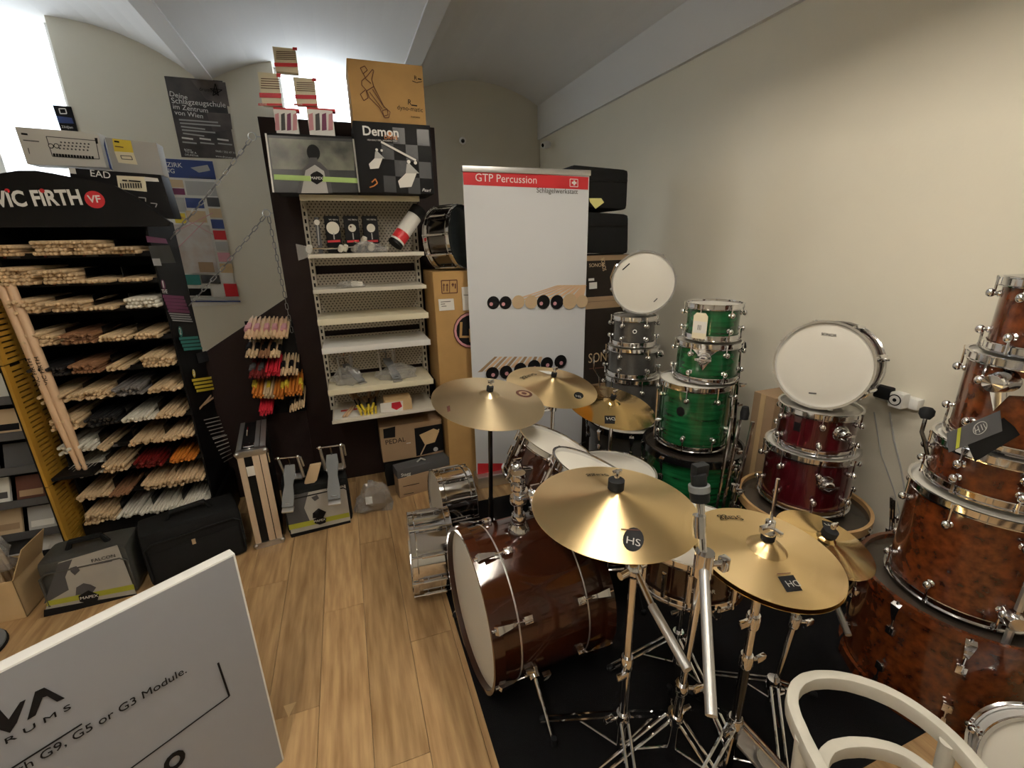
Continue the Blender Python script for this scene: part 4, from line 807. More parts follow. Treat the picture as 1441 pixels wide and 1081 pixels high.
# ================================================================== boxes on top of the shelf unit
zt = 1.864
t, f = carton('pedal_box', 'black drum pedal box with stage photo and green stripe, on top of the shelf', (-.275, 2.74, zt), (.128, 3.0, 2.135), 'ink')
f.poly([(374, 190), (501, 196), (505, 271), (386, 271)], 'dark_photo', 'photo_print'); f.poly([(378, 194), (498, 200), (499, 240), (384, 238)], 'smoke_photo', 'photo_print'); f.poly([(419, 272), (424, 240), (436, 228), (450, 228), (463, 241), (468, 272)], 'ink_grey', 'photo_print'); f.poly([(424, 272), (430, 240), (443, 232), (456, 241), (462, 272)], 'paper_grey', 'photo_print'); f.disc(441, 215, 9.5, 'ink', 'photo_print', asp=1.2); f.poly([(436, 222), (446, 222), (448, 232), (434, 232)], 'ink_grey', 'photo_print')
f.poly([(385.5, 245.5), (504, 251), (504.7, 258), (386, 253)], 'green_label', 'stripe'); f.poly([(437, 246), (441, 243), (446, 241), (451, 243.5), (455, 247), (454, 255), (446, 260), (438, 255)], 'ink', 'logo'); f.text('MAPEX', (437.5, 252.5), (454.5, 253), 'white'); f.line([(374, 188), (385, 271)], .008, 'white', 'edge'); f.line([(497, 196), (506, 271)], .008, 'white', 'edge')
t, f = carton('pedal_box', 'black Demon pedal box with chequered print on top of the shelf', (.135, 2.71, zt), (.53, 3.0, 2.205), 'ink')
gx0, gy0 = 503, 172
for i in range(4):
    for j in range(4):
        if (i+j) % 2: x_, y_ = 535+i*17+j*1.5, 178+j*23+i*1.2; f.poly([(x_, y_), (x_+17, y_+1.2), (x_+18.5, y_+24), (x_+1.5, y_+23)], 'check_grey', 'chequer_print', k=1)
f.k = 2; f.text('Demon', (511, 190), (561, 193), 'white', bold=.02); f.disc(547.5, 188, 3.4, 'stick_orange', 'logo'); f.text('DRIVE', (541, 196), (560, 197), 'stick_orange'); f.text('HEAVENLY FEEL. WICKEDLY FAST.', (517, 198), (560, 200), 'paper')
def pedal_print(x, y, s, m1, m2, fl=1): f.poly([(x, y), (x+8*s, y-8*s), (x+20*s, y-10*s), (x+14*s, y+6*s), (x+2*s, y+7*s)], m1, 'pedal_print'); f.poly([(x+9*s, y-18*s), (x+12*s, y-18*s), (x+22*s, y-8*s), (x+8*s, y-8*s)], m2, 'pedal_print'); f.disc(x+11*s, y-20*s, 2*s, m1, 'pedal_print'); f.disc(x+18*s, y-19*s, 1.8*s, m1, 'pedal_print')
pedal_print(519, 231, 1.0, 'paper', 'paper_grey'); pedal_print(560, 255, 1.35, 'paper', 'paper_grey'); f.line([(536, 200), (585, 226)], .010, 'paper', 'pedal_print'); f.text('Pearl', (594, 269.5), (606, 270.5), 'white', shear=.3); f.line([(523, 257), (528, 252), (531, 258), (526, 262), (520, 264)], .006, 'stick_orange', 'emblem')
t, f = carton('pedal_box', 'ochre dyno-matic pedal carton stacked on the Demon box', (.14, 2.735, 2.207), (.515, 3.0, 2.485), 'card')
f.text('dyno-matic', (559, 154), (595, 158), 'ink'); f.text('R', (574, 147), (579, 148), 'ink'); f.line([(579, 148), (587, 149)], .006, 'ink', 'print'); f.text('drum pedal', (578, 165), (591, 166.5), 'ink'); f.text('R', (583, 112.5), (587, 113), 'ink'); f.line([(588, 111), (593, 112)], .006, 'ink', 'print'); f.line([(580, 114), (586, 116.5), (594, 115)], .003, 'ink', 'print')
for pl in ([(507, 96), (513, 93), (517, 99), (511, 104), (507, 96)], [(509, 114), (516, 108), (524, 98), (526, 100), (523, 112), (526, 122), (516, 128), (509, 120), (509, 114)], [(514, 127), (507, 133), (512, 142), (518, 138), (515, 128)], [(516, 128), (526, 122), (540, 150), (549, 158), (547, 166), (541, 166), (534, 152), (520, 138), (516, 128)], [(520, 130), (538, 154)], [(524, 126), (541, 152)], [(538, 156), (545, 154), (546, 162), (540, 164), (538, 156)], [(511, 104), (515, 112), (522, 118)]): f.line(pl, .0035, 'ink_brown', 'pedal_drawing')
# earplug packs
def pack(label, p, q, y, z0, base): 
    a_ = PY(*p, y); b_ = PY(*q, y); t = thing('earplug_pack', label, 'package', ((a_.x+b_.x)/2, y, b_.z), group='earplug packs on the shelf top'); MB().b2((a_.x, y, b_.z), (b_.x, y+.045, a_.z)).build('carton', 'cream', t, bevel=.002); f_ = Face((0, y, 0), (0, -1, 0), t)
    w = q[0]-p[0]; h_ = q[1]-p[1]
    for k in range(5): f_.line([(p[0]+w*.15, p[1]+h_*(.2+k*.07)), (p[0]+w*.9, p[1]+h_*(.22+k*.07))], .003, 'ink_brown', 'small_text')
    f_.poly([(p[0]+w*.08, p[1]+h_*.62), (p[0]+w*.97, p[1]+h_*.64), (p[0]+w*.97, p[1]+h_*.78), (p[0]+w*.1, p[1]+h_*.76)], 'red' if base else 'stick_crimson', 'band'); f_.poly([(p[0]+w*.78, p[1]+h_*.05), (p[0]+w*.95, p[1]+h_*.06), (p[0]+w*.95, p[1]+h_*.17), (p[0]+w*.78, p[1]+h_*.16)], 'red', 'logo')
    if not base: f_.poly([(p[0]+w*.05, p[1]+h_*.93), (p[0]+w, p[1]+h_*.94), (p[0]+w, p[1]+h_), (p[0]+w*.05, p[1]+h_)], 'red', 'band'); f_.text('ALPINE', (p[0]+w*.1, p[1]+h_*.985), (p[0]+w*.4, p[1]+h_*.985), 'paper')
    return t
zb = 2.137
pack('cream earplug pack on the left below the topmost one', (362, 101), (397, 149), 2.80, zb, 0); pack('cream earplug pack beside the topmost one, near the dyno-matic carton', (412, 108), (447, 149), 2.80, zb, 0); pack('topmost cream earplug pack above the other earplug packs', (383, 65), (420, 103), 2.80, zb, 1)
for (p, q), l in ((((384, 153), (421, 189)), 'clear earplug display box with photo print under the left earplug pack'), (((431, 153), (472, 192)), 'clear earplug display box with photo print beside the dyno-matic carton')):
    a_ = PY(*p, 2.78); b_ = PY(*q, 2.78); t = thing('display_box', l, 'package', ((a_.x+b_.x)/2, 2.8, 2.137)); MB().b2((a_.x, 2.78, 2.137), (b_.x, 2.86, a_.z)).build('carton', 'white', t, bevel=.003); f = Face((0, 2.78, 0), (0, -1, 0), t); w = q[0]-p[0]
    for k, m in enumerate(('pink', 'ink_grey', 'purple', 'pink')): f.poly([(p[0]+w*(.08+k*.23), p[1]+8), (p[0]+w*(.22+k*.23), p[1]+6), (p[0]+w*(.26+k*.22), p[1]+30), (p[0]+w*(.1+k*.22), p[1]+31)], m, 'photo_print')
    a2 = PY(p[0], p[1]-4, 2.80); b2_ = PY(q[0], p[1]+2, 2.80); MB().b2((a2.x, 2.80, a_.z), (b2_.x, 2.845, a_.z+.012)).build('lid', 'red', t, smooth=0)
# ================================================================== things on the shelves
z2 = 1.558; y_ = 2.92
for p, q, l, k in (((455, 304), (482, 348), 'black beater box with big round fluffy beater on the second shelf', 0), ((482.5, 304), (508.5, 348), 'black beater box with small tilted felt beater on the second shelf', 1), ((509, 304), (535, 348), 'black beater box with round felt beater beside the red tube', 2)):
    a_ = PY(*p, y_); b_ = PY(*q, y_); t = thing('beater_box', l, 'box', ((a_.x+b_.x)/2, y_, z2), group='beater boxes on the second shelf'); rbox('carton', 'ink', t, (a_.x, y_, z2), (b_.x, y_+.05, a_.z), .002); f = Face((0, y_, 0), (0, -1, 0), t); cx_ = (p[0]+q[0])/2
    f.text('VIC FIRTH', (cx_-6, p[1]+6), (cx_+7, p[1]+6.5), 'paper'); f.disc(cx_, p[1]+17, (9, 5.5, 6)[k], 'stick_white', 'beater_print'); f.line([(cx_+1, p[1]+24), (cx_+2, p[1]+33)], .006, 'paper_grey', 'beater_print'); f.line([(p[0]+6, p[1]+36), (q[0]-3, p[1]+35)], .012, 'red', 'print')
    if k == 1: f.disc(cx_-2, p[1]+15, 1.4, 'ink_brown', 'beater_print')
t = thing('beater_pack', 'slim hanging beater pack at the end of the second shelf', 'package', PY(452, 350, y_)); a_ = PY(442, 306, y_); b_ = PY(454, 350, y_); rbox('carton', 'ink_grey', t, (a_.x, y_-.02, z2), (b_.x, y_+.02, a_.z), .002); f = Face((0, y_-.02, 0), (0, -1, 0), t); f.disc(446, 313, 4, 'stick_white', 'beater_print'); f.line([(447, 317), (449, 345)], .005, 'paper_grey', 'beater_print')
for k, (p, q, r) in enumerate((((436, 356), (470, 352), .011), ((458, 352), (486, 349), .009), ((480, 352), (505, 346), .010), ((498, 340), (523, 353), .012), ((512, 338), (540, 354), .011), ((524, 352), (545, 352), .009), ((500, 350), (516, 334), .008))):
    A_ = PY(*p, 2.84+.012*k); B2_ = PY(*q, 2.85+.012*k); A_.z = max(A_.z, z2+r*1.75+.008); B2_.z = max(B2_.z, z2+r*1.75+.008)
    t = thing('felt_beater', 'loose bagged felt beater in the pile on the second shelf', 'beater', A_, group='loose beaters on the second shelf'); MB().tube([A_, B2_], .0035, 6).build('shaft', 'chrome', t); MB().lathe([(.001, -.018), (r*1.3, -.018), (r*1.7, 0), (r*1.3, .018), (.001, .018)], frame(B2_ if k % 2 else A_, (.3, -.5, .8)), 12).build('felt_head', 'stick_white', t)
crumple('plastic_bag', 'clear plastic bag over the pile of loose beaters', (.15, 2.87, z2), (.20, .11, .09), 9)
t = thing('plastic_sleeve', 'clear plastic sleeve hanging off the end of the second shelf', 'bag', PY(427, 365, 2.79)); MB().prism([PY(*p, 2.79) for p in ((416, 343), (438, 348), (440, 352), (434, 362), (420, 367))], (0, .004, 0)).build('film', 'plastic_clear', t)
A_ = PY(556, 349, 2.83); B2_ = PY(590, 295, 2.90); A_.z = z2+.04; t = thing('shaker_tube', 'red and white cylinder with black ends leaning at the end of the second shelf', 'tube', A_); T = frame(A_, B2_-A_); ln = (B2_-A_).length
MB().lathe([(.001, 0), (.044, 0), (.044, .02)], T, 24).build('end_cap', 'black', t); MB().lathe([(.0445, .018), (.0445, ln*.8)], T, 24).build('sleeve', 'paper', t); MB().lathe([(.048, ln*.78), (.048, ln), (.001, ln+.002)], T, 24).build('end_cap', 'black', t)
mb = MB(); mb.lathe([(.0452, .03), (.0452, .085)], T, 24); mb.f = [q for i, q in enumerate(mb.f) if i % 24 < 12]; mb.build('band', 'red', t); mb = MB(); mb.lathe([(.0452, .08), (.0452, ln*.76)], T, 24); mb.f = [q for i, q in enumerate(mb.f) if 12 <= i % 24 < 16]; mb.build('band', 'red', t)
t = crumple('plastic_bag', 'small clear bag with cream parts on the third shelf', (.03, 2.86, 1.366), (.16, .09, .055), 2); rbox('contents', 'stick_white', t, (.035, 2.85, 1.368), (.10, 2.90, 1.395), .006)
# pedals wrapped on the sixth shelf
def kick_pedal(label, c, ang, s, name='bass_drum_pedal', tilt=0, group=None):
    T = M.Translation(V(c)) @ M.Rotation(ang, 4, 'Z') @ M.Rotation(tilt, 4, 'X') @ M.Scale(s, 4); t = thing(name, label, 'pedal', c, group=group)
    def Bd(mb, nm, m, p=None, bv=0): mb.v = [T @ q for q in mb.v]; return mb.build(nm, m, p or t, bevel=bv)
    Bd(MB().box((0, .0, .008), (.10, .05, .014)), 'base', 'steel', bv=.002); Bd(MB().box((0, -.26, .008), (.07, .04, .014)), 'heel', 'alu', bv=.004)
    for s_ in (-1, 1): Bd(MB().tube([(s_*.055, 0, .0), (s_*.058, .01, .19)], [.011, .008], 8), 'post', 'alu'); Bd(MB().ball((s_*.06, .01, .195), .013), 'bearing', 'chrome')
    Bd(MB().tube([(-.075, .01, .195), (.075, .01, .195)], .005, 8), 'axle', 'chrome')
    fbm = MB(); pts = [(-.034, -.25), (.034, -.25), (.036, -.2), (.026, -.12), (.036, -.05), (.03, .0), (-.03, .0), (-.036, -.05), (-.026, -.12), (-.036, -.2)]
    fbm.prism([(x, y, .018+.11*(y+.25)/.25) for x, y in pts], (0, 0, .009)); Bd(fbm, 'footboard', 'felt', bv=.002); Bd(MB().box((0, -.235, .034), (.03, .006, .004)), 'badge', 'chrome')
    Bd(MB().tube([(0, .0, .125), (0, .01, .19)], .006, 6), 'chain', 'chrome_dark'); Bd(MB().tube([(.0, .01, .195), (.0, -.05, .31)], .004, 6), 'beater_shaft', 'chrome') if tilt == 0 and s < .9 else None
    Bd(MB().tube([(.075, .01, .1), (.075, .01, .19)], .007, 8), 'spring', 'steel'); return t
kick_pedal('wrapped bass drum pedal at the panel end of the sixth shelf', (-.06, 3.02, .775), .5, .72, group='wrapped pedals on the shelf'); kick_pedal('wrapped bass drum pedal in the middle of the sixth shelf', (.20, 3.02, .775), .2, .80, group='wrapped pedals on the shelf')
crumple('plastic_bag', 'clear plastic wrapping around the pedal at the shelf end', (-.05, 2.93, .775), (.20, .2, .15), 12); crumple('plastic_bag', 'clear plastic wrapping around the middle pedal', (.25, 2.93, .775), (.25, .2, .13), 13)
# lowest shelf: stick pair, yellow brush packs, small box
z7 = .584
def stick_pts(l=.4, r=.0075): return [(.0005, 0), (r*.75, .001), (r, .006), (r, l*.72), (r*.62, l*.93), (r*.36, l*.955), (r*.55, l*.975), (r*.4, l*.993), (.0005, l)]
_sk = {}
def stick_mesh(m, r=.0075, l=.4, n=8):
    if (m, r, l) not in _sk: _sk[(m, r, l)] = MB().lathe(stick_pts(l, r), None, n).mesh('drumstick', m, 60)
    return _sk[(m, r, l)]
sh7 = thing('leaflet', 'white leaflet lying at the end of the lowest shelf', 'paper', (-.09, 2.9, z7)); MB().b2((-.16, 2.80, z7), (-.0, 2.98, z7+.002)).build('sheet', 'paper', sh7, smooth=0); MB().b2((-.12, 2.92, z7+.0022), (-.02, 2.95, z7+.003)).build('print', 'red', sh7, smooth=0)
for k in range(2):
    o = inst(stick_mesh('skin_wood'), 'drumstick', None, frame((-.105+k*.018, 2.80, z7+.011), (.32, 1, .0))); o.scale = (1, 1, .5); tag(o, 'short pale stick of the pair lying on the lowest shelf', 'drumstick', 'stick pair on the lowest shelf')
for k in range(9):
    x = .0+(k % 5)*.022; z = z7+.008+(k//5)*.018; t = thing('brush_pack', 'drum brush in a yellow sleeve on the lowest shelf', 'brush', (x, 2.80, z), group='yellow brush packs'); d = V((random.uniform(-.25, .25), 1, .12+.1*(k//5))).normalized(); p = V((x, 2.79+random.uniform(0, .02), z))
    T = frame(p, d); MB().box((0, 0, .04), (.016, .012, .08)).build('sleeve', 'yellow', t, world=False).matrix_local = MW[t].inverted() @ T; MB().tube([(0, 0, .07), (0, 0, .16)], .005, 6).build('handle', 'ink', t, world=False).matrix_local = MW[t].inverted() @ T; MB().lathe([(.005, .16), (.016, .24)], None, 8).build('bristles', 'card_dull', t, world=False).matrix_local = MW[t].inverted() @ T
t, f = carton('small_carton', 'small brown carton with red picture label on the lowest shelf', (.145, 2.80, z7), (.315, 2.93, z7+.075), 'card_light'); f.poly([(535, 568), (567, 564), (567, 578), (536, 581)], 'paper', 'label'); f.poly([(551, 567), (563, 565), (566, 572), (558, 577), (551, 574)], 'stick_crimson', 'label_picture')
# ================================================================== stick holder on the wing
hl = thing('stick_holder', 'black tiered drumstick holder on the brown partition wing', 'holder', (-.47, YP-.02, .55))
MB().b2((-.60, YP-.012, .56), (-.335, YP, 1.17)).build('backplate', 'black', hl, smooth=0)
tiers = [((345, 476), (402, 476), 10, 2, ('skin_wood', 'hickory'), 'pink'), ((347, 503), (392, 503), 9, 2, ('hickory', 'stick_brown'), 'ink'), ((352, 532), (376, 532), 5, 2, ('stick_red',), 'ink_grey'), ((376, 529), (393, 529), 6, 3, ('stick_crimson',), None), ((396, 528), (417, 528), 5, 2, ('hickory',), 'ink'), ((357, 560), (397, 562), 9, 3, ('stick_orange', 'tan'), 'yellow'), ((403, 558), (423, 556), 5, 3, ('stick_orange',), 'yellow'), ((366, 585), (382, 583), 5, 3, ('stick_crimson',), None), ((409, 580), (427, 574), 6, 2, ('hickory',), 'ink')]
for (a_, b_, n_, ly, ms, band_), tn in zip(tiers, ('top', 'second', 'third', 'third', 'third', 'fourth', 'fourth', 'lowest', 'lowest')):
    A_ = PY(*a_, 2.93); B2_ = PY(*b_, 2.93); MB().b2((A_.x-.005, 2.96, A_.z-.016), (B2_.x+.005, YP-.012, A_.z-.011)).build('tray', 'black', hl, smooth=0)
    for j in range(ly):
        for i in range(n_-(j % 2)):
            p = A_.lerp(B2_, (i+.5*(j % 2))/max(1, n_-1))+V((random.uniform(-.002, .002), random.uniform(-.012, .012), j*.0125)); r = max(.0058, (B2_-A_).length/n_*.46); m = ms[(i//3) % len(ms)]
            o = inst(stick_mesh(m, .0075, .4), 'drumstick', None, frame(p, (.05, 1, .42)) @ M.Diagonal((r/.0075, r/.0075, .55, 1))); tag(o, {'pink': 'pale stick with pink sleeve in the wall holder', 'ink': 'wooden stick with dark sleeve in the wall holder', 'ink_grey': 'dark red stick in the wall holder', None: 'crimson stick in the wall holder', 'yellow': 'orange-brown stick with yellow sleeve in the wall holder'}[band_].replace('in the', 'in the '+tn+' tier of the'), 'drumstick', 'sticks in the wall holder, '+tn+' tier, '+str(band_ or 'crimson'))
            if band_ and i % (4 if band_ == 'yellow' else 2) == 0: q = MB().box((0, 0, .155), (.030, .018, .10)).mesh('sleeve', band_, 0) if ('s', band_) not in _sk else _sk[('s', band_)]; _sk[('s', band_)] = q; s2 = bpy.data.objects.new('sleeve', q); COL.objects.link(s2); s2.parent = o
# ================================================================== flight case, bags and pedals on the floor
P0 = G(362, 773); P1 = G(396, 757); dv = V((1, .12, 0)).normalized(); dk = V((-dv.y, dv.x, 0)); wv = (P1-P0).length
Tf = M(((dv.x, dk.x, 0, P0.x), (dv.y, dk.y, 0, P0.y), (0, 0, 1, 0), (0, 0, 0, 1)))
fcse = thing('flight_case', 'tall narrow black flight case with wooden edge strips and metal corners', 'flight case', T=Tf)
fw, fd, fh = wv, .46, .585
L_ = lambda nm, m, a_, b_, bv=.001: rbox(nm, m, fcse, a_, b_, bv, world=False)
L_('body', 'black', (0, .002, .0), (fw, fd, fh), .002)
for a_, b_ in (((-.001, -.004, .02), (.028, .003, fh-.02)), ((.066, -.004, .02), (.098, .003, fh-.02)), ((.102, -.004, .02), (fw+.001, .003, fh-.02))): L_('wood_strip', 'wood_case', a_, b_)
for x0_, x1_ in ((-.003, .02), (fw-.05, fw-.028), (fw-.024, fw+.003)): L_('edge_profile', 'alu', (x0_, 0, fh-.003), (x1_, fd, fh+.004))
for z_ in (0, fh-.03): L_('corner_plate', 'steel', (-.005, -.007, z_), (fw+.005, .03, z_+.035), .004)
for x_ in (0, fw):
    for z_ in (.02, fh-.01): MB().ball((x_, .0, z_), .014).build('ball_corner', 'steel', fcse, world=False)
L_('label', 'paper', (.030, -.0055, fh-.14), (.066, -.003, fh-.085)); L_('latch', 'chrome', (.03, .04, fh+.003), (fw-.05, .09, fh+.012), .003); MB().tube([(.04, .22, fh+.004), (.045, .24, fh+.03), (.045, .30, fh+.03), (.04, .32, fh+.004)], .004, 6).build('handle', 'chrome', fcse, world=False)
L_('side_latch', 'chrome', (fw, .03, fh-.10), (fw+.012, .09, fh-.04), .004)
def soft_bag(label, P0, P1, depth, h, m, cat='bag', name='soft_case'):
    dv = (P1-P0).normalized(); dk = V((-dv.y, dv.x, 0)); w = (P1-P0).length; T = M(((dv.x, dk.x, 0, P0.x), (dv.y, dk.y, 0, P0.y), (0, 0, 1, 0), (0, 0, 0, 1)))
    t = thing(name, label, cat, T=T); mb = MB(); nx, ny, nz = 6, 4, 4
    mb.b2((0, 0, 0), (w, depth, h)); o = mb.build('body', m, t, bevel=.028, world=False)
    md = o.modifiers.new('soft', 'SUBSURF'); md.levels = 1; md.render_levels = 1
    loop = [(w*.03, -.003, .05), (w*.03, -.003, h*.72), (w*.10, -.003, h*.80), (w*.90, -.003, h*.80), (w*.97, -.003, h*.72), (w*.97, -.003, .05)]
    MB().tube(loop, .006, 8).build('piping', m, t, world=False)
    MB().tube([(w*.28, depth*.45, h-.004), (w*.33, depth*.42, h+.035), (w*.67, depth*.42, h+.04), (w*.72, depth*.45, h-.004)], .013, 8).build('handle', 'bag', t, world=False)
    return t, T, w
B1_ = G(72, 866); B2_ = G(198, 834); t, T, w = soft_bag('grey shrink-wrapped soft case with printed card sleeve', B1_, B2_, .20, .27, 'bag_grey')
f = Face(T @ V((0, -.006, 0)), -(T.to_3x3() @ V((0, 1, 0))), t); f.poly([(82, 792), (165, 767), (193, 838), (62, 866)], 'sleeve_grey', 'card_sleeve'); f.poly([(82, 793), (102, 787), (92, 812), (97, 830), (62, 850)], 'ink_grey', 'print'); f.poly([(66, 846), (188, 822), (190, 829), (66, 853)], 'lime', 'stripe'); f.poly([(62, 858), (115, 848), (193, 835), (193, 840), (62, 868)], 'ink', 'print'); f.text('FALCON', (130, 791), (163, 783), 'ink'); f.line([(133, 794), (158, 789)], .004, 'ink_grey', 'print')
f.poly([(99, 799), (108, 796), (113, 802), (106, 809), (100, 804)], 'ink_grey', 'pedal_print'); f.poly([(108, 826), (118, 820), (128, 822), (136, 826), (130, 834), (107, 837)], 'ink_grey', 'pedal_print'); f.poly([(111, 838), (125, 830), (140, 836), (138, 844), (126, 848), (113, 846)], 'ink', 'logo'); f.text('MAPEX', (114, 843), (139, 838.5), 'paper')
B3_ = G(214, 831); B4_ = G(352, 778); t, T, w = soft_bag('black soft case with handle and zip, beside the shrink-wrapped one', B3_, B4_, .21, .30, 'bag')
MB().box((w*.48, -.012, .19), (.016, .006, .03)).build('zip_puller', 'chrome', t, world=False); MB().b2((w*.06, -.004, .03), (w*.94, -.001, .19)).build('pocket', 'bag', t, bevel=.002, world=False); MB().prism([(w+.004, .1, .03), (w+.004, .13, .03), (w+.004, .13, .2), (w+.004, .1, .2)], (.001, 0, 0)).build('tag', 'paper', t, world=False)
F1 = G(406, 757); F2 = G(499, 733); t, T, w = soft_bag('black soft case with printed card sleeve holding two bass drum pedals', F1, F2, .26, .30, 'bag')
f = Face(T @ V((0, -.006, 0)), -(T.to_3x3() @ V((0, 1, 0))), t); f.poly([(399, 700), (486, 682), (494, 736), (411, 757)], 'sleeve_grey', 'card_sleeve'); f.poly([(399, 701), (434, 692), (428, 715), (436, 733), (406, 742)], 'ink_grey', 'print'); f.poly([(406, 739), (491, 721), (492, 727), (407, 746)], 'lime', 'stripe'); f.poly([(408, 752), (493, 732), (494, 738), (411, 758)], 'ink', 'print'); f.text('FALCON', (459, 689), (484, 684), 'ink'); f.poly([(438, 700), (446, 696), (449, 701), (443, 705)], 'ink_grey', 'pedal_print'); f.poly([(440, 722), (448, 715), (459, 720), (455, 728), (440, 729)], 'ink', 'pedal_print'); f.poly([(441, 731), (450, 726), (459, 729), (458, 735), (450, 738), (443, 736)], 'ink', 'logo'); f.text('MAPEX', (442, 735), (458, 731.5), 'paper')
Zt = .30; ca = PY(405, 690, 2.60); kick_pedal('bass drum pedal with grey footboard on the printed case, next to the flight case', (-.40, 2.61, Zt+.035), -.15, .85, tilt=.42, group='pedals on the printed case')
kick_pedal('bass drum pedal with grey footboard on the printed case, near the plastic bag', (-.185, 2.64, Zt+.035), -.05, .95, tilt=.42, group='pedals on the printed case')
q = [PY(*p, 2.58) for p in ((428, 681), (436, 656), (452, 653), (446, 676), (438, 684))]; t = thing('footplate', 'tan cardboard-covered footplate between the two pedals', 'footplate', q[0]); MB().prism(q, (0, .02, .004)).build('plate', 'tan', t, bevel=.003)
# ================================================================== stick rack
RX0, RX1, RYF, RYB = -1.41, -.85, 2.70, 3.10
rk = thing('stick_rack', 'tall black drumstick display rack with arched header sign', 'display rack', (-1.13, 2.9, 0))
rbox('base', 'black', rk, (RX0-.02, RYF-.03, 0), (RX1+.03, RYB, .245), .006); MB().b2((RX0-.006, RYF, .245), (RX0+.002, RYB, 1.72)).build('side_panel', 'black', rk, smooth=0); MB().b2((RX0, RYB-.01, .24), (RX1, RYB, 1.72)).build('back_panel', 'black', rk, smooth=0)
sp = MB().b2((RX1, RYF, .245), (RX1+.008, RYB, 1.72)).build('side_panel', 'black', rk, smooth=0)
f = Face((RX1+.008, 0, 0), (1, 0, 0), rk)
f.poly([(205, 332), (233, 336), (236, 343), (207, 341)], 'purple', 'print'); f.poly([(208, 346), (238, 345), (247, 370), (215, 371)], 'dark_photo', 'photo_print'); f.poly([(213, 364), (224, 364), (227, 374), (216, 374)], 'paper_grey', 'print')
f.disc(229, 401, 6.5, 'purple', 'number_disc'); f.text('1', (228.6, 405), (230, 405), 'white', h=.035); f.text('THE', (227, 413), (235, 413), 'white', h=.02)
for k in range(5): f.line([(228+k*1.6, 417+k*5), (258+k*1.6, 419+k*5)], .016, 'purple', 'print'); f.line([(235+k*1.2, 438+k*3.2), (264+k*1.2, 440+k*3.2)], .006, 'paper_grey', 'print')
f.disc(251, 467, 6.5, 'teal', 'number_disc'); f.text('2', (250, 471), (252.2, 471), 'white', h=.035)
for k in range(4): f.line([(249+k*2, 477+k*5), (276+k*1.8, 475+k*5)], .014, 'teal', 'print')
f.poly([(272, 498), (287, 494), (292, 508), (276, 512)], 'dark_photo', 'photo_print'); f.disc(269, 526, 5.5, 'yellow', 'number_disc'); f.text('3', (268, 529), (270.2, 529), 'white', h=.035)
for k in range(4): f.line([(266+k*2, 536+k*5), (294+k*1, 532+k*5)], .014, 'yellow', 'print')
for x_ in (0, 6): f.line([(276+x_, 576-x_), (293+x_*.5, 557+x_*.5)], .012, 'skin_wood', 'stick_print')
for k in range(6): f.line([(282+k*2.2, 592+k*5), (304+k*1.6, 587+k*5)], .005, 'paper_grey', 'print')
for k in range(7): f.line([(294+k*2.4, 619+k*5.4), (314+k*1.2, 613+k*5.2)], .006, 'paper', 'print')
# header
ax0, ax1 = RX0-.02, -.745; zb0, yh = 1.735, RYF-.04
ap = [PY(x_, y_, yh) for x_, y_ in ((-22, 252), (0, 244), (25, 240), (50, 240), (75, 244), (100, 249), (130, 254), (160, 261), (185, 274), (207, 289), (225, 303), (240, 313))]; hd = MB().prism([(ax0, yh, 1.70), (ax0, yh, 1.87)]+ap+[(ax1, yh, 1.70)], (0, .03, 0)).build('header_sign', 'black', rk, 0)
f = Face((0, yh, 0), (0, -1, 0), rk); f.text('VIC FIRTH', (-5, 291), (117, 287.5), 'white', h=.062, bold=.03); f.disc(133.5, 281, 12, 'red', 'logo_disc'); f.text('VF', (125, 285), (143, 285), 'white', bold=.02)
for x_ in (10.5, 59.5): f.disc(x_, 268.5, 3, 'red', 'letter_dot')
# rows of bins
rows = [(1.596, (('h', 5, 3), ('h', 9, 4), ('h', 9, 4), ('h', 6, 2))), (1.472, (('h', 7, 5), ('h', 8, 4), ('h', 7, 1), ('h', 7, 1))), (1.348, (('h', 7, 4), ('h', 8, 3), ('h', 7, 1), ('w', 8, 3))), (1.198, (('h', 7, 4), ('b', 8, 3), ('h', 7, 2), ('h', 6, 2))), (1.055, (('k', 8, 3), ('b', 7, 3), ('h', 4, 2), ('h', 8, 4))), (.925, (('h', 8, 3), ('h', 8, 3), ('g', 7, 3), ('h', 8, 2))), (.785, (('h', 7, 4), ('k', 7, 3), ('w', 8, 2), ('h', 7, 2))), (.660, (('w', 8, 3), ('h', 4, 1), ('h', 8, 2), ('h', 8, 2))), (.530, (('w', 8, 3), ('h', 6, 3), ('r', 7, 3), ('o', 7, 2))), (.400, (('h', 8, 2), ('b', 7, 1), ('h', 8, 3), ('h', 8, 3))), (.262, (('h', 8, 4), ('w', 8, 2), ('w', 8, 2), ('w', 8, 2)))]
CM = {'h': ('hickory', 'natural hickory drumstick in a bin of the black rack'), 'w': ('stick_white', 'white drumstick in a bin of the black rack'), 'b': ('stick_brown', 'brown drumstick in a bin of the black rack'), 'k': ('stick_black', 'black drumstick in a bin of the black rack'), 'g': ('stick_grey', 'grey drumstick in a bin of the black rack'), 'r': ('stick_red', 'dark red drumstick in a bin of the black rack'), 'o': ('stick_orange', 'orange drumstick in a bin of the black rack')}
SR = .0088; allst = []; bw = (RX1-RX0)/4
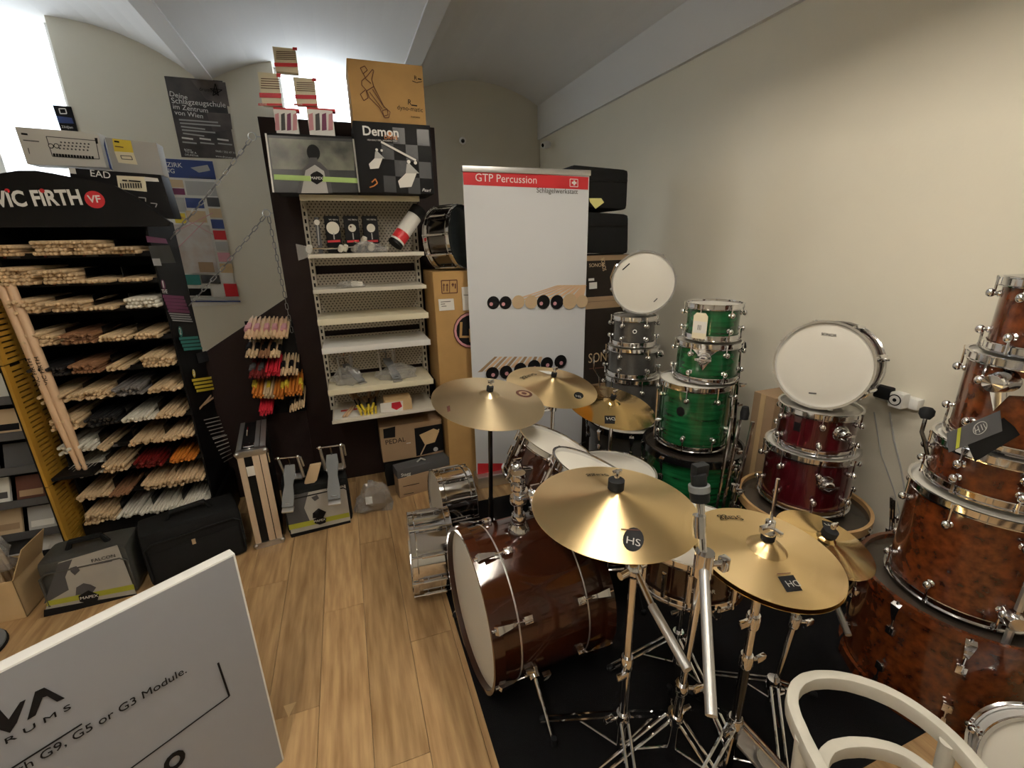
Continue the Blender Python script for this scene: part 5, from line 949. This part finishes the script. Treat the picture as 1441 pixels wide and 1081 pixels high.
for z, bins in rows:
    tr = MB().b2((RX0, RYF+.03, z-.022), (RX1, RYB-.01, z-.016)); tr.b2((RX0, RYF-.002, z-.028), (RX1, RYF+.004, z-.004)); tro = tr.build('tray', 'black', rk, smooth=0)
    lab = MB()
    for i in range(5): MB().b2((RX0+i*bw-.001, RYF+.02, z-.016), (RX0+i*bw+.001, RYB-.01, z+.05)).build('divider', 'black_gloss', tro, smooth=0)
    for i in range(4): MB().b2((RX0+i*bw+.03, RYF-.0035, z-.024), (RX0+i*bw+.075, RYF-.002, z-.012)).build('label', 'ink_grey', tro, smooth=0); MB().b2((RX0+i*bw+.018, RYF-.0035, z-.022), (RX0+i*bw+.027, RYF-.002, z-.013)).build('label', 'stick_red', tro, smooth=0)
    for i, (kd, n_, ly) in enumerate(bins):
        for j in range(ly):
            cnt = max(1, n_-(j % 2)-(random.randint(0, 2) if j == ly-1 else 0))
            for k in range(cnt):
                x = RX0+i*bw+SR+.002+(bw-2*SR-.004)*(k+.5*(j % 2))/max(1, n_-1 if n_ > 1 else 1)*(n_/8 if n_ < 8 else 1)
                if x > RX0+(i+1)*bw-SR: continue
                allst.append((V((x, RYF-.055+random.uniform(-.018, .018)-(0 if j < ly-1 else random.uniform(0, .03)), z-.007+j*SR*1.74)), V((random.uniform(-.03, .03), 1, random.uniform(-.005, .02))), kd))
ORD = ['topmost', 'second', 'third', 'fourth', 'fifth', 'sixth', 'seventh', 'eighth', 'ninth', 'second-lowest', 'lowest']
allst.sort(key=lambda s: (s[0]-EYE).length); red_done = False
NI = 148
for p, d, kd in allst[:NI]:
    m, lb = CM[kd]; ti = min(range(len(rows)), key=lambda i: abs(rows[i][0]-.007+.02-p.z)); lb = lb.replace('in a bin of the black rack', 'in the '+ORD[ti]+' tier of the black rack'); o = inst(stick_mesh(m, SR, .38), 'drumstick', None, frame(p, d)); tag(o, lb, 'drumstick', 'sticks in the black rack, '+m.replace('_', ' ')+', '+ORD[ti]+' tier')
rest = {}
for p, d, kd in allst[NI:]: rest.setdefault(kd, []).append((p, d))
smb = MB(); slots = []; fm = []
for kd, ls in rest.items():
    slots.append(CM[kd][0])
    for p, d in ls:
        n0 = len(smb.f); smb.lathe(stick_pts(.38, SR), frame(p, d), 7); fm += [len(slots)-1]*(len(smb.f)-n0)
if slots:
    o = smb.build('drumsticks', slots, None); 
    for p_, i_ in zip(o.data.polygons, fm): p_.material_index = i_
    tag(o, 'remaining drumsticks deep in the bins of the black rack', 'drumsticks', kind='stuff')
# giant display sticks
for p, q, l in (((2, 404), (112, 662), 'giant display drumstick leaning by the rack, nearer the slotted yellow panel'), ((14, 400), (121, 662), 'giant display drumstick leaning by the rack, touching its black side')):
    A_ = PY(*q, 2.62); B2_ = PY(*p, 2.66); d = B2_-A_; A0 = A_; t = thing('giant_drumstick', l, 'display stick', A_, group='giant display sticks'); T = frame(B2_+d*.02, -d); ln = d.length*1.02
    MB().lathe([(.0005, 0), (.014, .001), (.0175, .012), (.018, ln*.7), (.010, ln*.95), (.0075, ln*.965), (.011, ln*.98), (.008, ln*.995), (.0005, ln)], T, 16).build('stick', 'skin_wood', t, 60)
    f = Face(T @ V((0, 0, ln*.38))+V((.0, -.021, 0)), (.0, -1, .0), t); dx = q[0]-p[0]; dy = q[1]-p[1]; f.text('VIC FIRTH', (p[0]+dx*.52, p[1]+dy*.54), (p[0]+dx*.37, p[1]+dy*.39), 'ink', h=.016)
rbox('stick_rest', 'black', rk, (RX0-.02, RYF-.13, .545), (RX0+.14, RYF-.0, .562), .002)
# ================================================================== slotted yellow shelf side and booklet shelves at the left
XY = -1.445; ya_ = PX(55, 650, XY).y; yb_ = PX(122, 690, XY).y; yy0, yy1 = min(ya_, yb_), max(ya_, yb_)
yy0 = max(2.2, yy0); yy1 = max(yy1, yy0+.26)
bs = thing('booklet_shelf', 'booklet shelf with mustard slotted side panel beside the giant sticks', 'shelf', (XY-.3, yy0, 0))
for i, (z0, z1) in enumerate(((.12, .52), (.525, 1.12), (1.125, 1.72))):
    mb = MB(); n_ = int((z1-z0-.03)/.024); ph = (z1-z0-.03)/n_; ys = [yy0, yy0+.035, yy0+.125, yy0+.145, yy0+.235, yy1]
    mb.b2((XY-.012, ys[0], z0), (XY, ys[1], z1)); mb.b2((XY-.012, ys[2], z0), (XY, ys[3], z1)); mb.b2((XY-.012, ys[4], z0), (XY, ys[5], z1))
    for c0, c1 in ((ys[1], ys[2]), (ys[3], ys[4])):
        for k in range(n_+1): zz = z0+k*ph; mb.b2((XY-.012, c0, zz), (XY, c1, min(z1, zz+ph*.66)))
    mb.build('slotted_panel', 'mustard', bs, smooth=0)
MB().b2((XY-.03, yy0+.02, 0), (XY-.014, yy1, 1.72)).build('dark_core', 'black', bs, smooth=0); MB().b2((-2.35, yy1-.01, 0), (XY-.03, yy1, 1.72)).build('back_panel', 'black', bs, smooth=0)
for k in range(7):
    z = .10+k*.17; MB().b2((-2.35, yy0+.03, z-.008), (XY-.03, yy1-.01, z)).build('shelf', 'black', bs, smooth=0); MB().b2((-2.35, yy0+.024, z-.008), (XY-.03, yy0+.03, z+.03)).build('lip', 'ink_grey', bs, smooth=0)
    for i in range(5):
        x = XY-.05-i*.14; t = thing('booklet', '%s booklet with %s title block in the shelf behind the mustard panel' % (('white', 'charcoal', 'grey', 'tan', 'dark brown')[(i+k*2) % 5], ('black', 'white', 'brown', 'dark grey')[(i+k) % 4]), 'booklet', (x, yy0+.05, z), group='booklets in the side shelf, %d %d' % ((i+k*2) % 5, (i+k) % 4)); R_ = M.Translation((x-.055, yy0+.05+.012*(i % 2), z+.002)) @ M.Rotation(-.35, 4, 'X')
        mb = MB().b2((-.055, 0, 0), (.055, .012, .13)); mb.v = [R_ @ p for p in mb.v]; mb.build('cover', ('paper', 'ink_grey', 'paper_grey', 'tan', 'ink_brown')[(i+k*2) % 5], t, smooth=0); mb = MB().b2((-.045, -.001, .03), (.045, .0, .06)); mb.v = [R_ @ p for p in mb.v]; mb.build('title_block', ('ink', 'paper', 'card_dull', 'ink_grey')[(i+k) % 4], t, smooth=0)
# open carton with wrapped mallets at the left edge
bx0, by0 = -1.86, 2.33; ob = thing('open_carton', 'open cardboard carton of plastic-wrapped sticks at the booklet shelf', 'box', (-1.7, 2.4, 0))
for a_, b_ in (((bx0, by0, 0), (-1.55, by0+.004, .20)), ((bx0, by0+.22, 0), (-1.55, by0+.224, .20)), ((bx0, by0, 0), (bx0+.004, by0+.22, .20)), ((-1.554, by0, 0), (-1.55, by0+.22, .20)), ((bx0, by0, 0), (-1.55, by0+.22, .005))): MB().b2(a_, b_).build('wall', 'card_light', ob, smooth=0)
MB().prism([(-1.55, by0, .20), (-1.55, by0+.22, .20), (-1.50, by0+.20, .33), (-1.50, by0+.03, .33)], (.004, 0, 0)).build('flap', 'card_light', ob)
for k in range(12): 
    x = bx0+.03+(k % 6)*.045; y = by0+.05+(k//6)*.09; o = inst(stick_mesh('tan', .009, .4), 'drumstick', None, frame((x, y, .01), (random.uniform(-.1, .1), random.uniform(-.05, .05), 1))); tag(o, 'tan stick standing upright in the open carton', 'drumstick', 'sticks in the open carton')
crumple('plastic_bag', 'clear plastic bag over the sticks in the open carton', (-1.70, by0+.11, .22), (.24, .18, .26), 21)
pc_ = G(-6, 905); t = thing('drum_pad', 'dark grey round practice pad on the floor near the open carton', 'practice pad', (pc_.x-.1, pc_.y, 0)); MB().lathe([(.001, .03), (.12, .03), (.135, .024), (.135, 0)], up(pc_.x-.085, pc_.y-.05, 0), 32).build('pad', 'felt', t); MB().lathe([(.136, .004), (.14, .004), (.14, .016), (.136, .016)], up(pc_.x-.085, pc_.y-.05, 0), 32, True).build('rim', 'rubber', t)
# ================================================================== boxes on top of the rack
def flat_box(label, pts, y, th_, m, z=None, name='carton'):
    q = [PY(*p, y) for p in pts]; t = thing(name, label, 'box', (sum(p.x for p in q)/4, y, min(p.z for p in q))); MB().prism(q, (0, th_, 0)).build('body', m, t, bevel=.003); return t, Face((0, y, 0), (0, -1, 0), t)
t, f = flat_box('black carton with barcode label behind the header sign', ((96, 236), (226, 246), (245, 307), (110, 302)), 2.735, .12, 'ink'); f.text('EAD', (128, 248), (156, 251.5), 'white'); f.poly([(164, 247), (204, 249), (207, 270), (167, 266)], 'cream', 'barcode_label'); f.poly([(203, 249), (222, 251), (224, 256), (204, 255)], 'paper', 'label'); f.poly([(96, 236), (106, 237), (108, 245), (99, 244)], 'white', 'print')
for k in range(9): f.line([(170+k*3.6, 258), (171+k*3.6, 265)], .0045, 'ink', 'barcode')
f.line([(173, 254), (180, 254.5)], .006, 'ink', 'small_text'); f.line([(182, 254.6), (199, 256)], .006, 'ink', 'small_text'); f.line([(196, 278), (206, 279), (206, 284)], .004, 'paper_grey', 'print'); f.line([(213, 286), (222, 287), (220, 292)], .004, 'paper_grey', 'print')
rk_top = MB().b2((RX0, RYF, 1.72), (RX1+.008, RYB, 1.735)).build('top_board', 'black', rk, smooth=0)
t, f = flat_box('white carton with drum machine drawing on top of the rack', ((20, 178), (138, 187), (150, 236), (38, 231)), 2.86, .10, 'paper'); f.line([(65, 192), (135, 198), (140, 224), (74, 220), (65, 192)], .003, 'ink_grey', 'device_drawing')
for x_ in (72, 80): f.disc(x_, 205.5, 3.4, 'ink', 'knob_print'); f.disc(x_, 205.5, 2.4, 'paper', 'knob_print')
for k in range(14): f.poly([(75+k*4.25, 216+k*.33), (78+k*4.25, 216.2+k*.33), (78.8+k*4.25, 220.5+k*.33), (75.8+k*4.25, 220.3+k*.33)], 'ink', 'key_print')
for r_ in range(3):
    for k in range(8): f.disc(88+k*5.6, 201+r_*4.6+k*.4, 1.2, 'ink_grey', 'knob_print', n=8)
f.line([(35, 190), (44, 191)], .008, 'ink', 'small_text'); f.line([(38, 199), (60, 201)], .004, 'ink_grey', 'print'); f.poly([(137, 196), (141, 196), (142, 204), (139, 204)], 'ink', 'print'); f.line([(45, 210), (47, 218)], .003, 'ink_grey', 'print')
t, f = flat_box('silver-grey carton with yellow label on top of the rack', ((147, 193), (220, 201), (230, 247), (160, 241)), 2.84, .09, 'paper_grey'); f.poly([(158, 195), (184, 198), (188, 215), (161, 213)], 'yellow', 'label'); f.poly([(161, 213), (188, 215), (194, 232), (167, 229)], 'cream', 'label'); f.line([(161, 199), (168, 200)], .007, 'ink', 'small_text'); f.line([(162, 206), (174, 207.5)], .004, 'ink_brown', 'print'); f.line([(170, 219), (185, 220), (187, 225), (172, 224), (170, 219)], .003, 'ink_grey', 'drawing'); f.poly([(147, 195), (152, 216), (158, 238), (160, 241), (155, 237), (147, 205)], 'blue', 'edge')
# ================================================================== display board in the foreground
TR = G(331, 779, .80); TL = G(-60, 975, .80); dv = (TL-TR).normalized(); nb = V((dv.y, -dv.x, 0)); nb = nb if nb.dot(EYE-TR) > 0 else -nb
db = thing('display_board', 'grey advertising board with white edges in the aisle', 'sign', V((TR.x, TR.y, 0))); wv = 1.05; thk = .035; k0 = TR-V((0, 0, .80)); qd = [k0, k0+dv*wv, k0+dv*wv+V((0, 0, .80)), k0+V((0, 0, .80))]
MB().prism([p-nb*thk for p in qd], nb*(thk-.001)).build('board', 'white', db, bevel=.003); MB().prism([p-nb*.001 for p in [k0+dv*.006, k0+dv*wv, k0+dv*wv+V((0, 0, .795)), k0+dv*.006+V((0, 0, .795))]], nb*.001).build('print_face', 'grey_board', db, smooth=0)
f = Face(TR, nb, db); f.k = 1
f.poly([(-34, 983), (-20, 976), (12, 1012), (28, 988), (36, 984), (24, 1016), (14, 1031), (0, 1027)], 'ink', 'logo'); f.poly([(38, 1013), (49, 973), (62, 967), (91, 982), (80, 987), (66, 979), (60, 981), (50, 1006)], 'ink', 'logo')
f.text('D R U M S', (-24, 1064), (100, 996), 'ink', h=.014); f.line([(15, 1081), (115, 1018)], .004, 'ink', 'rule'); f.line([(180, 1083), (322, 979)], .004, 'ink', 'rule'); f.line([(322, 979), (306, 932)], .005, 'ink', 'rule')
f.text('with G9, G5 or G3 Module.', (-2, 1105), (262, 945), 'ink', h=.022); f.text('O', (232, 1090), (262, 1068), 'ink', h=.05, bold=.05)
# scrap of card on the floor
p = [G(*q, .002) for q in ((399, 994), (417, 988), (406, 1010))]; t = thing('card_scrap', 'small triangular scrap of cardboard on the wooden floor', 'cardboard', p[0]); MB().prism(p, (0, 0, .001)).build('sheet', 'card_light', t)
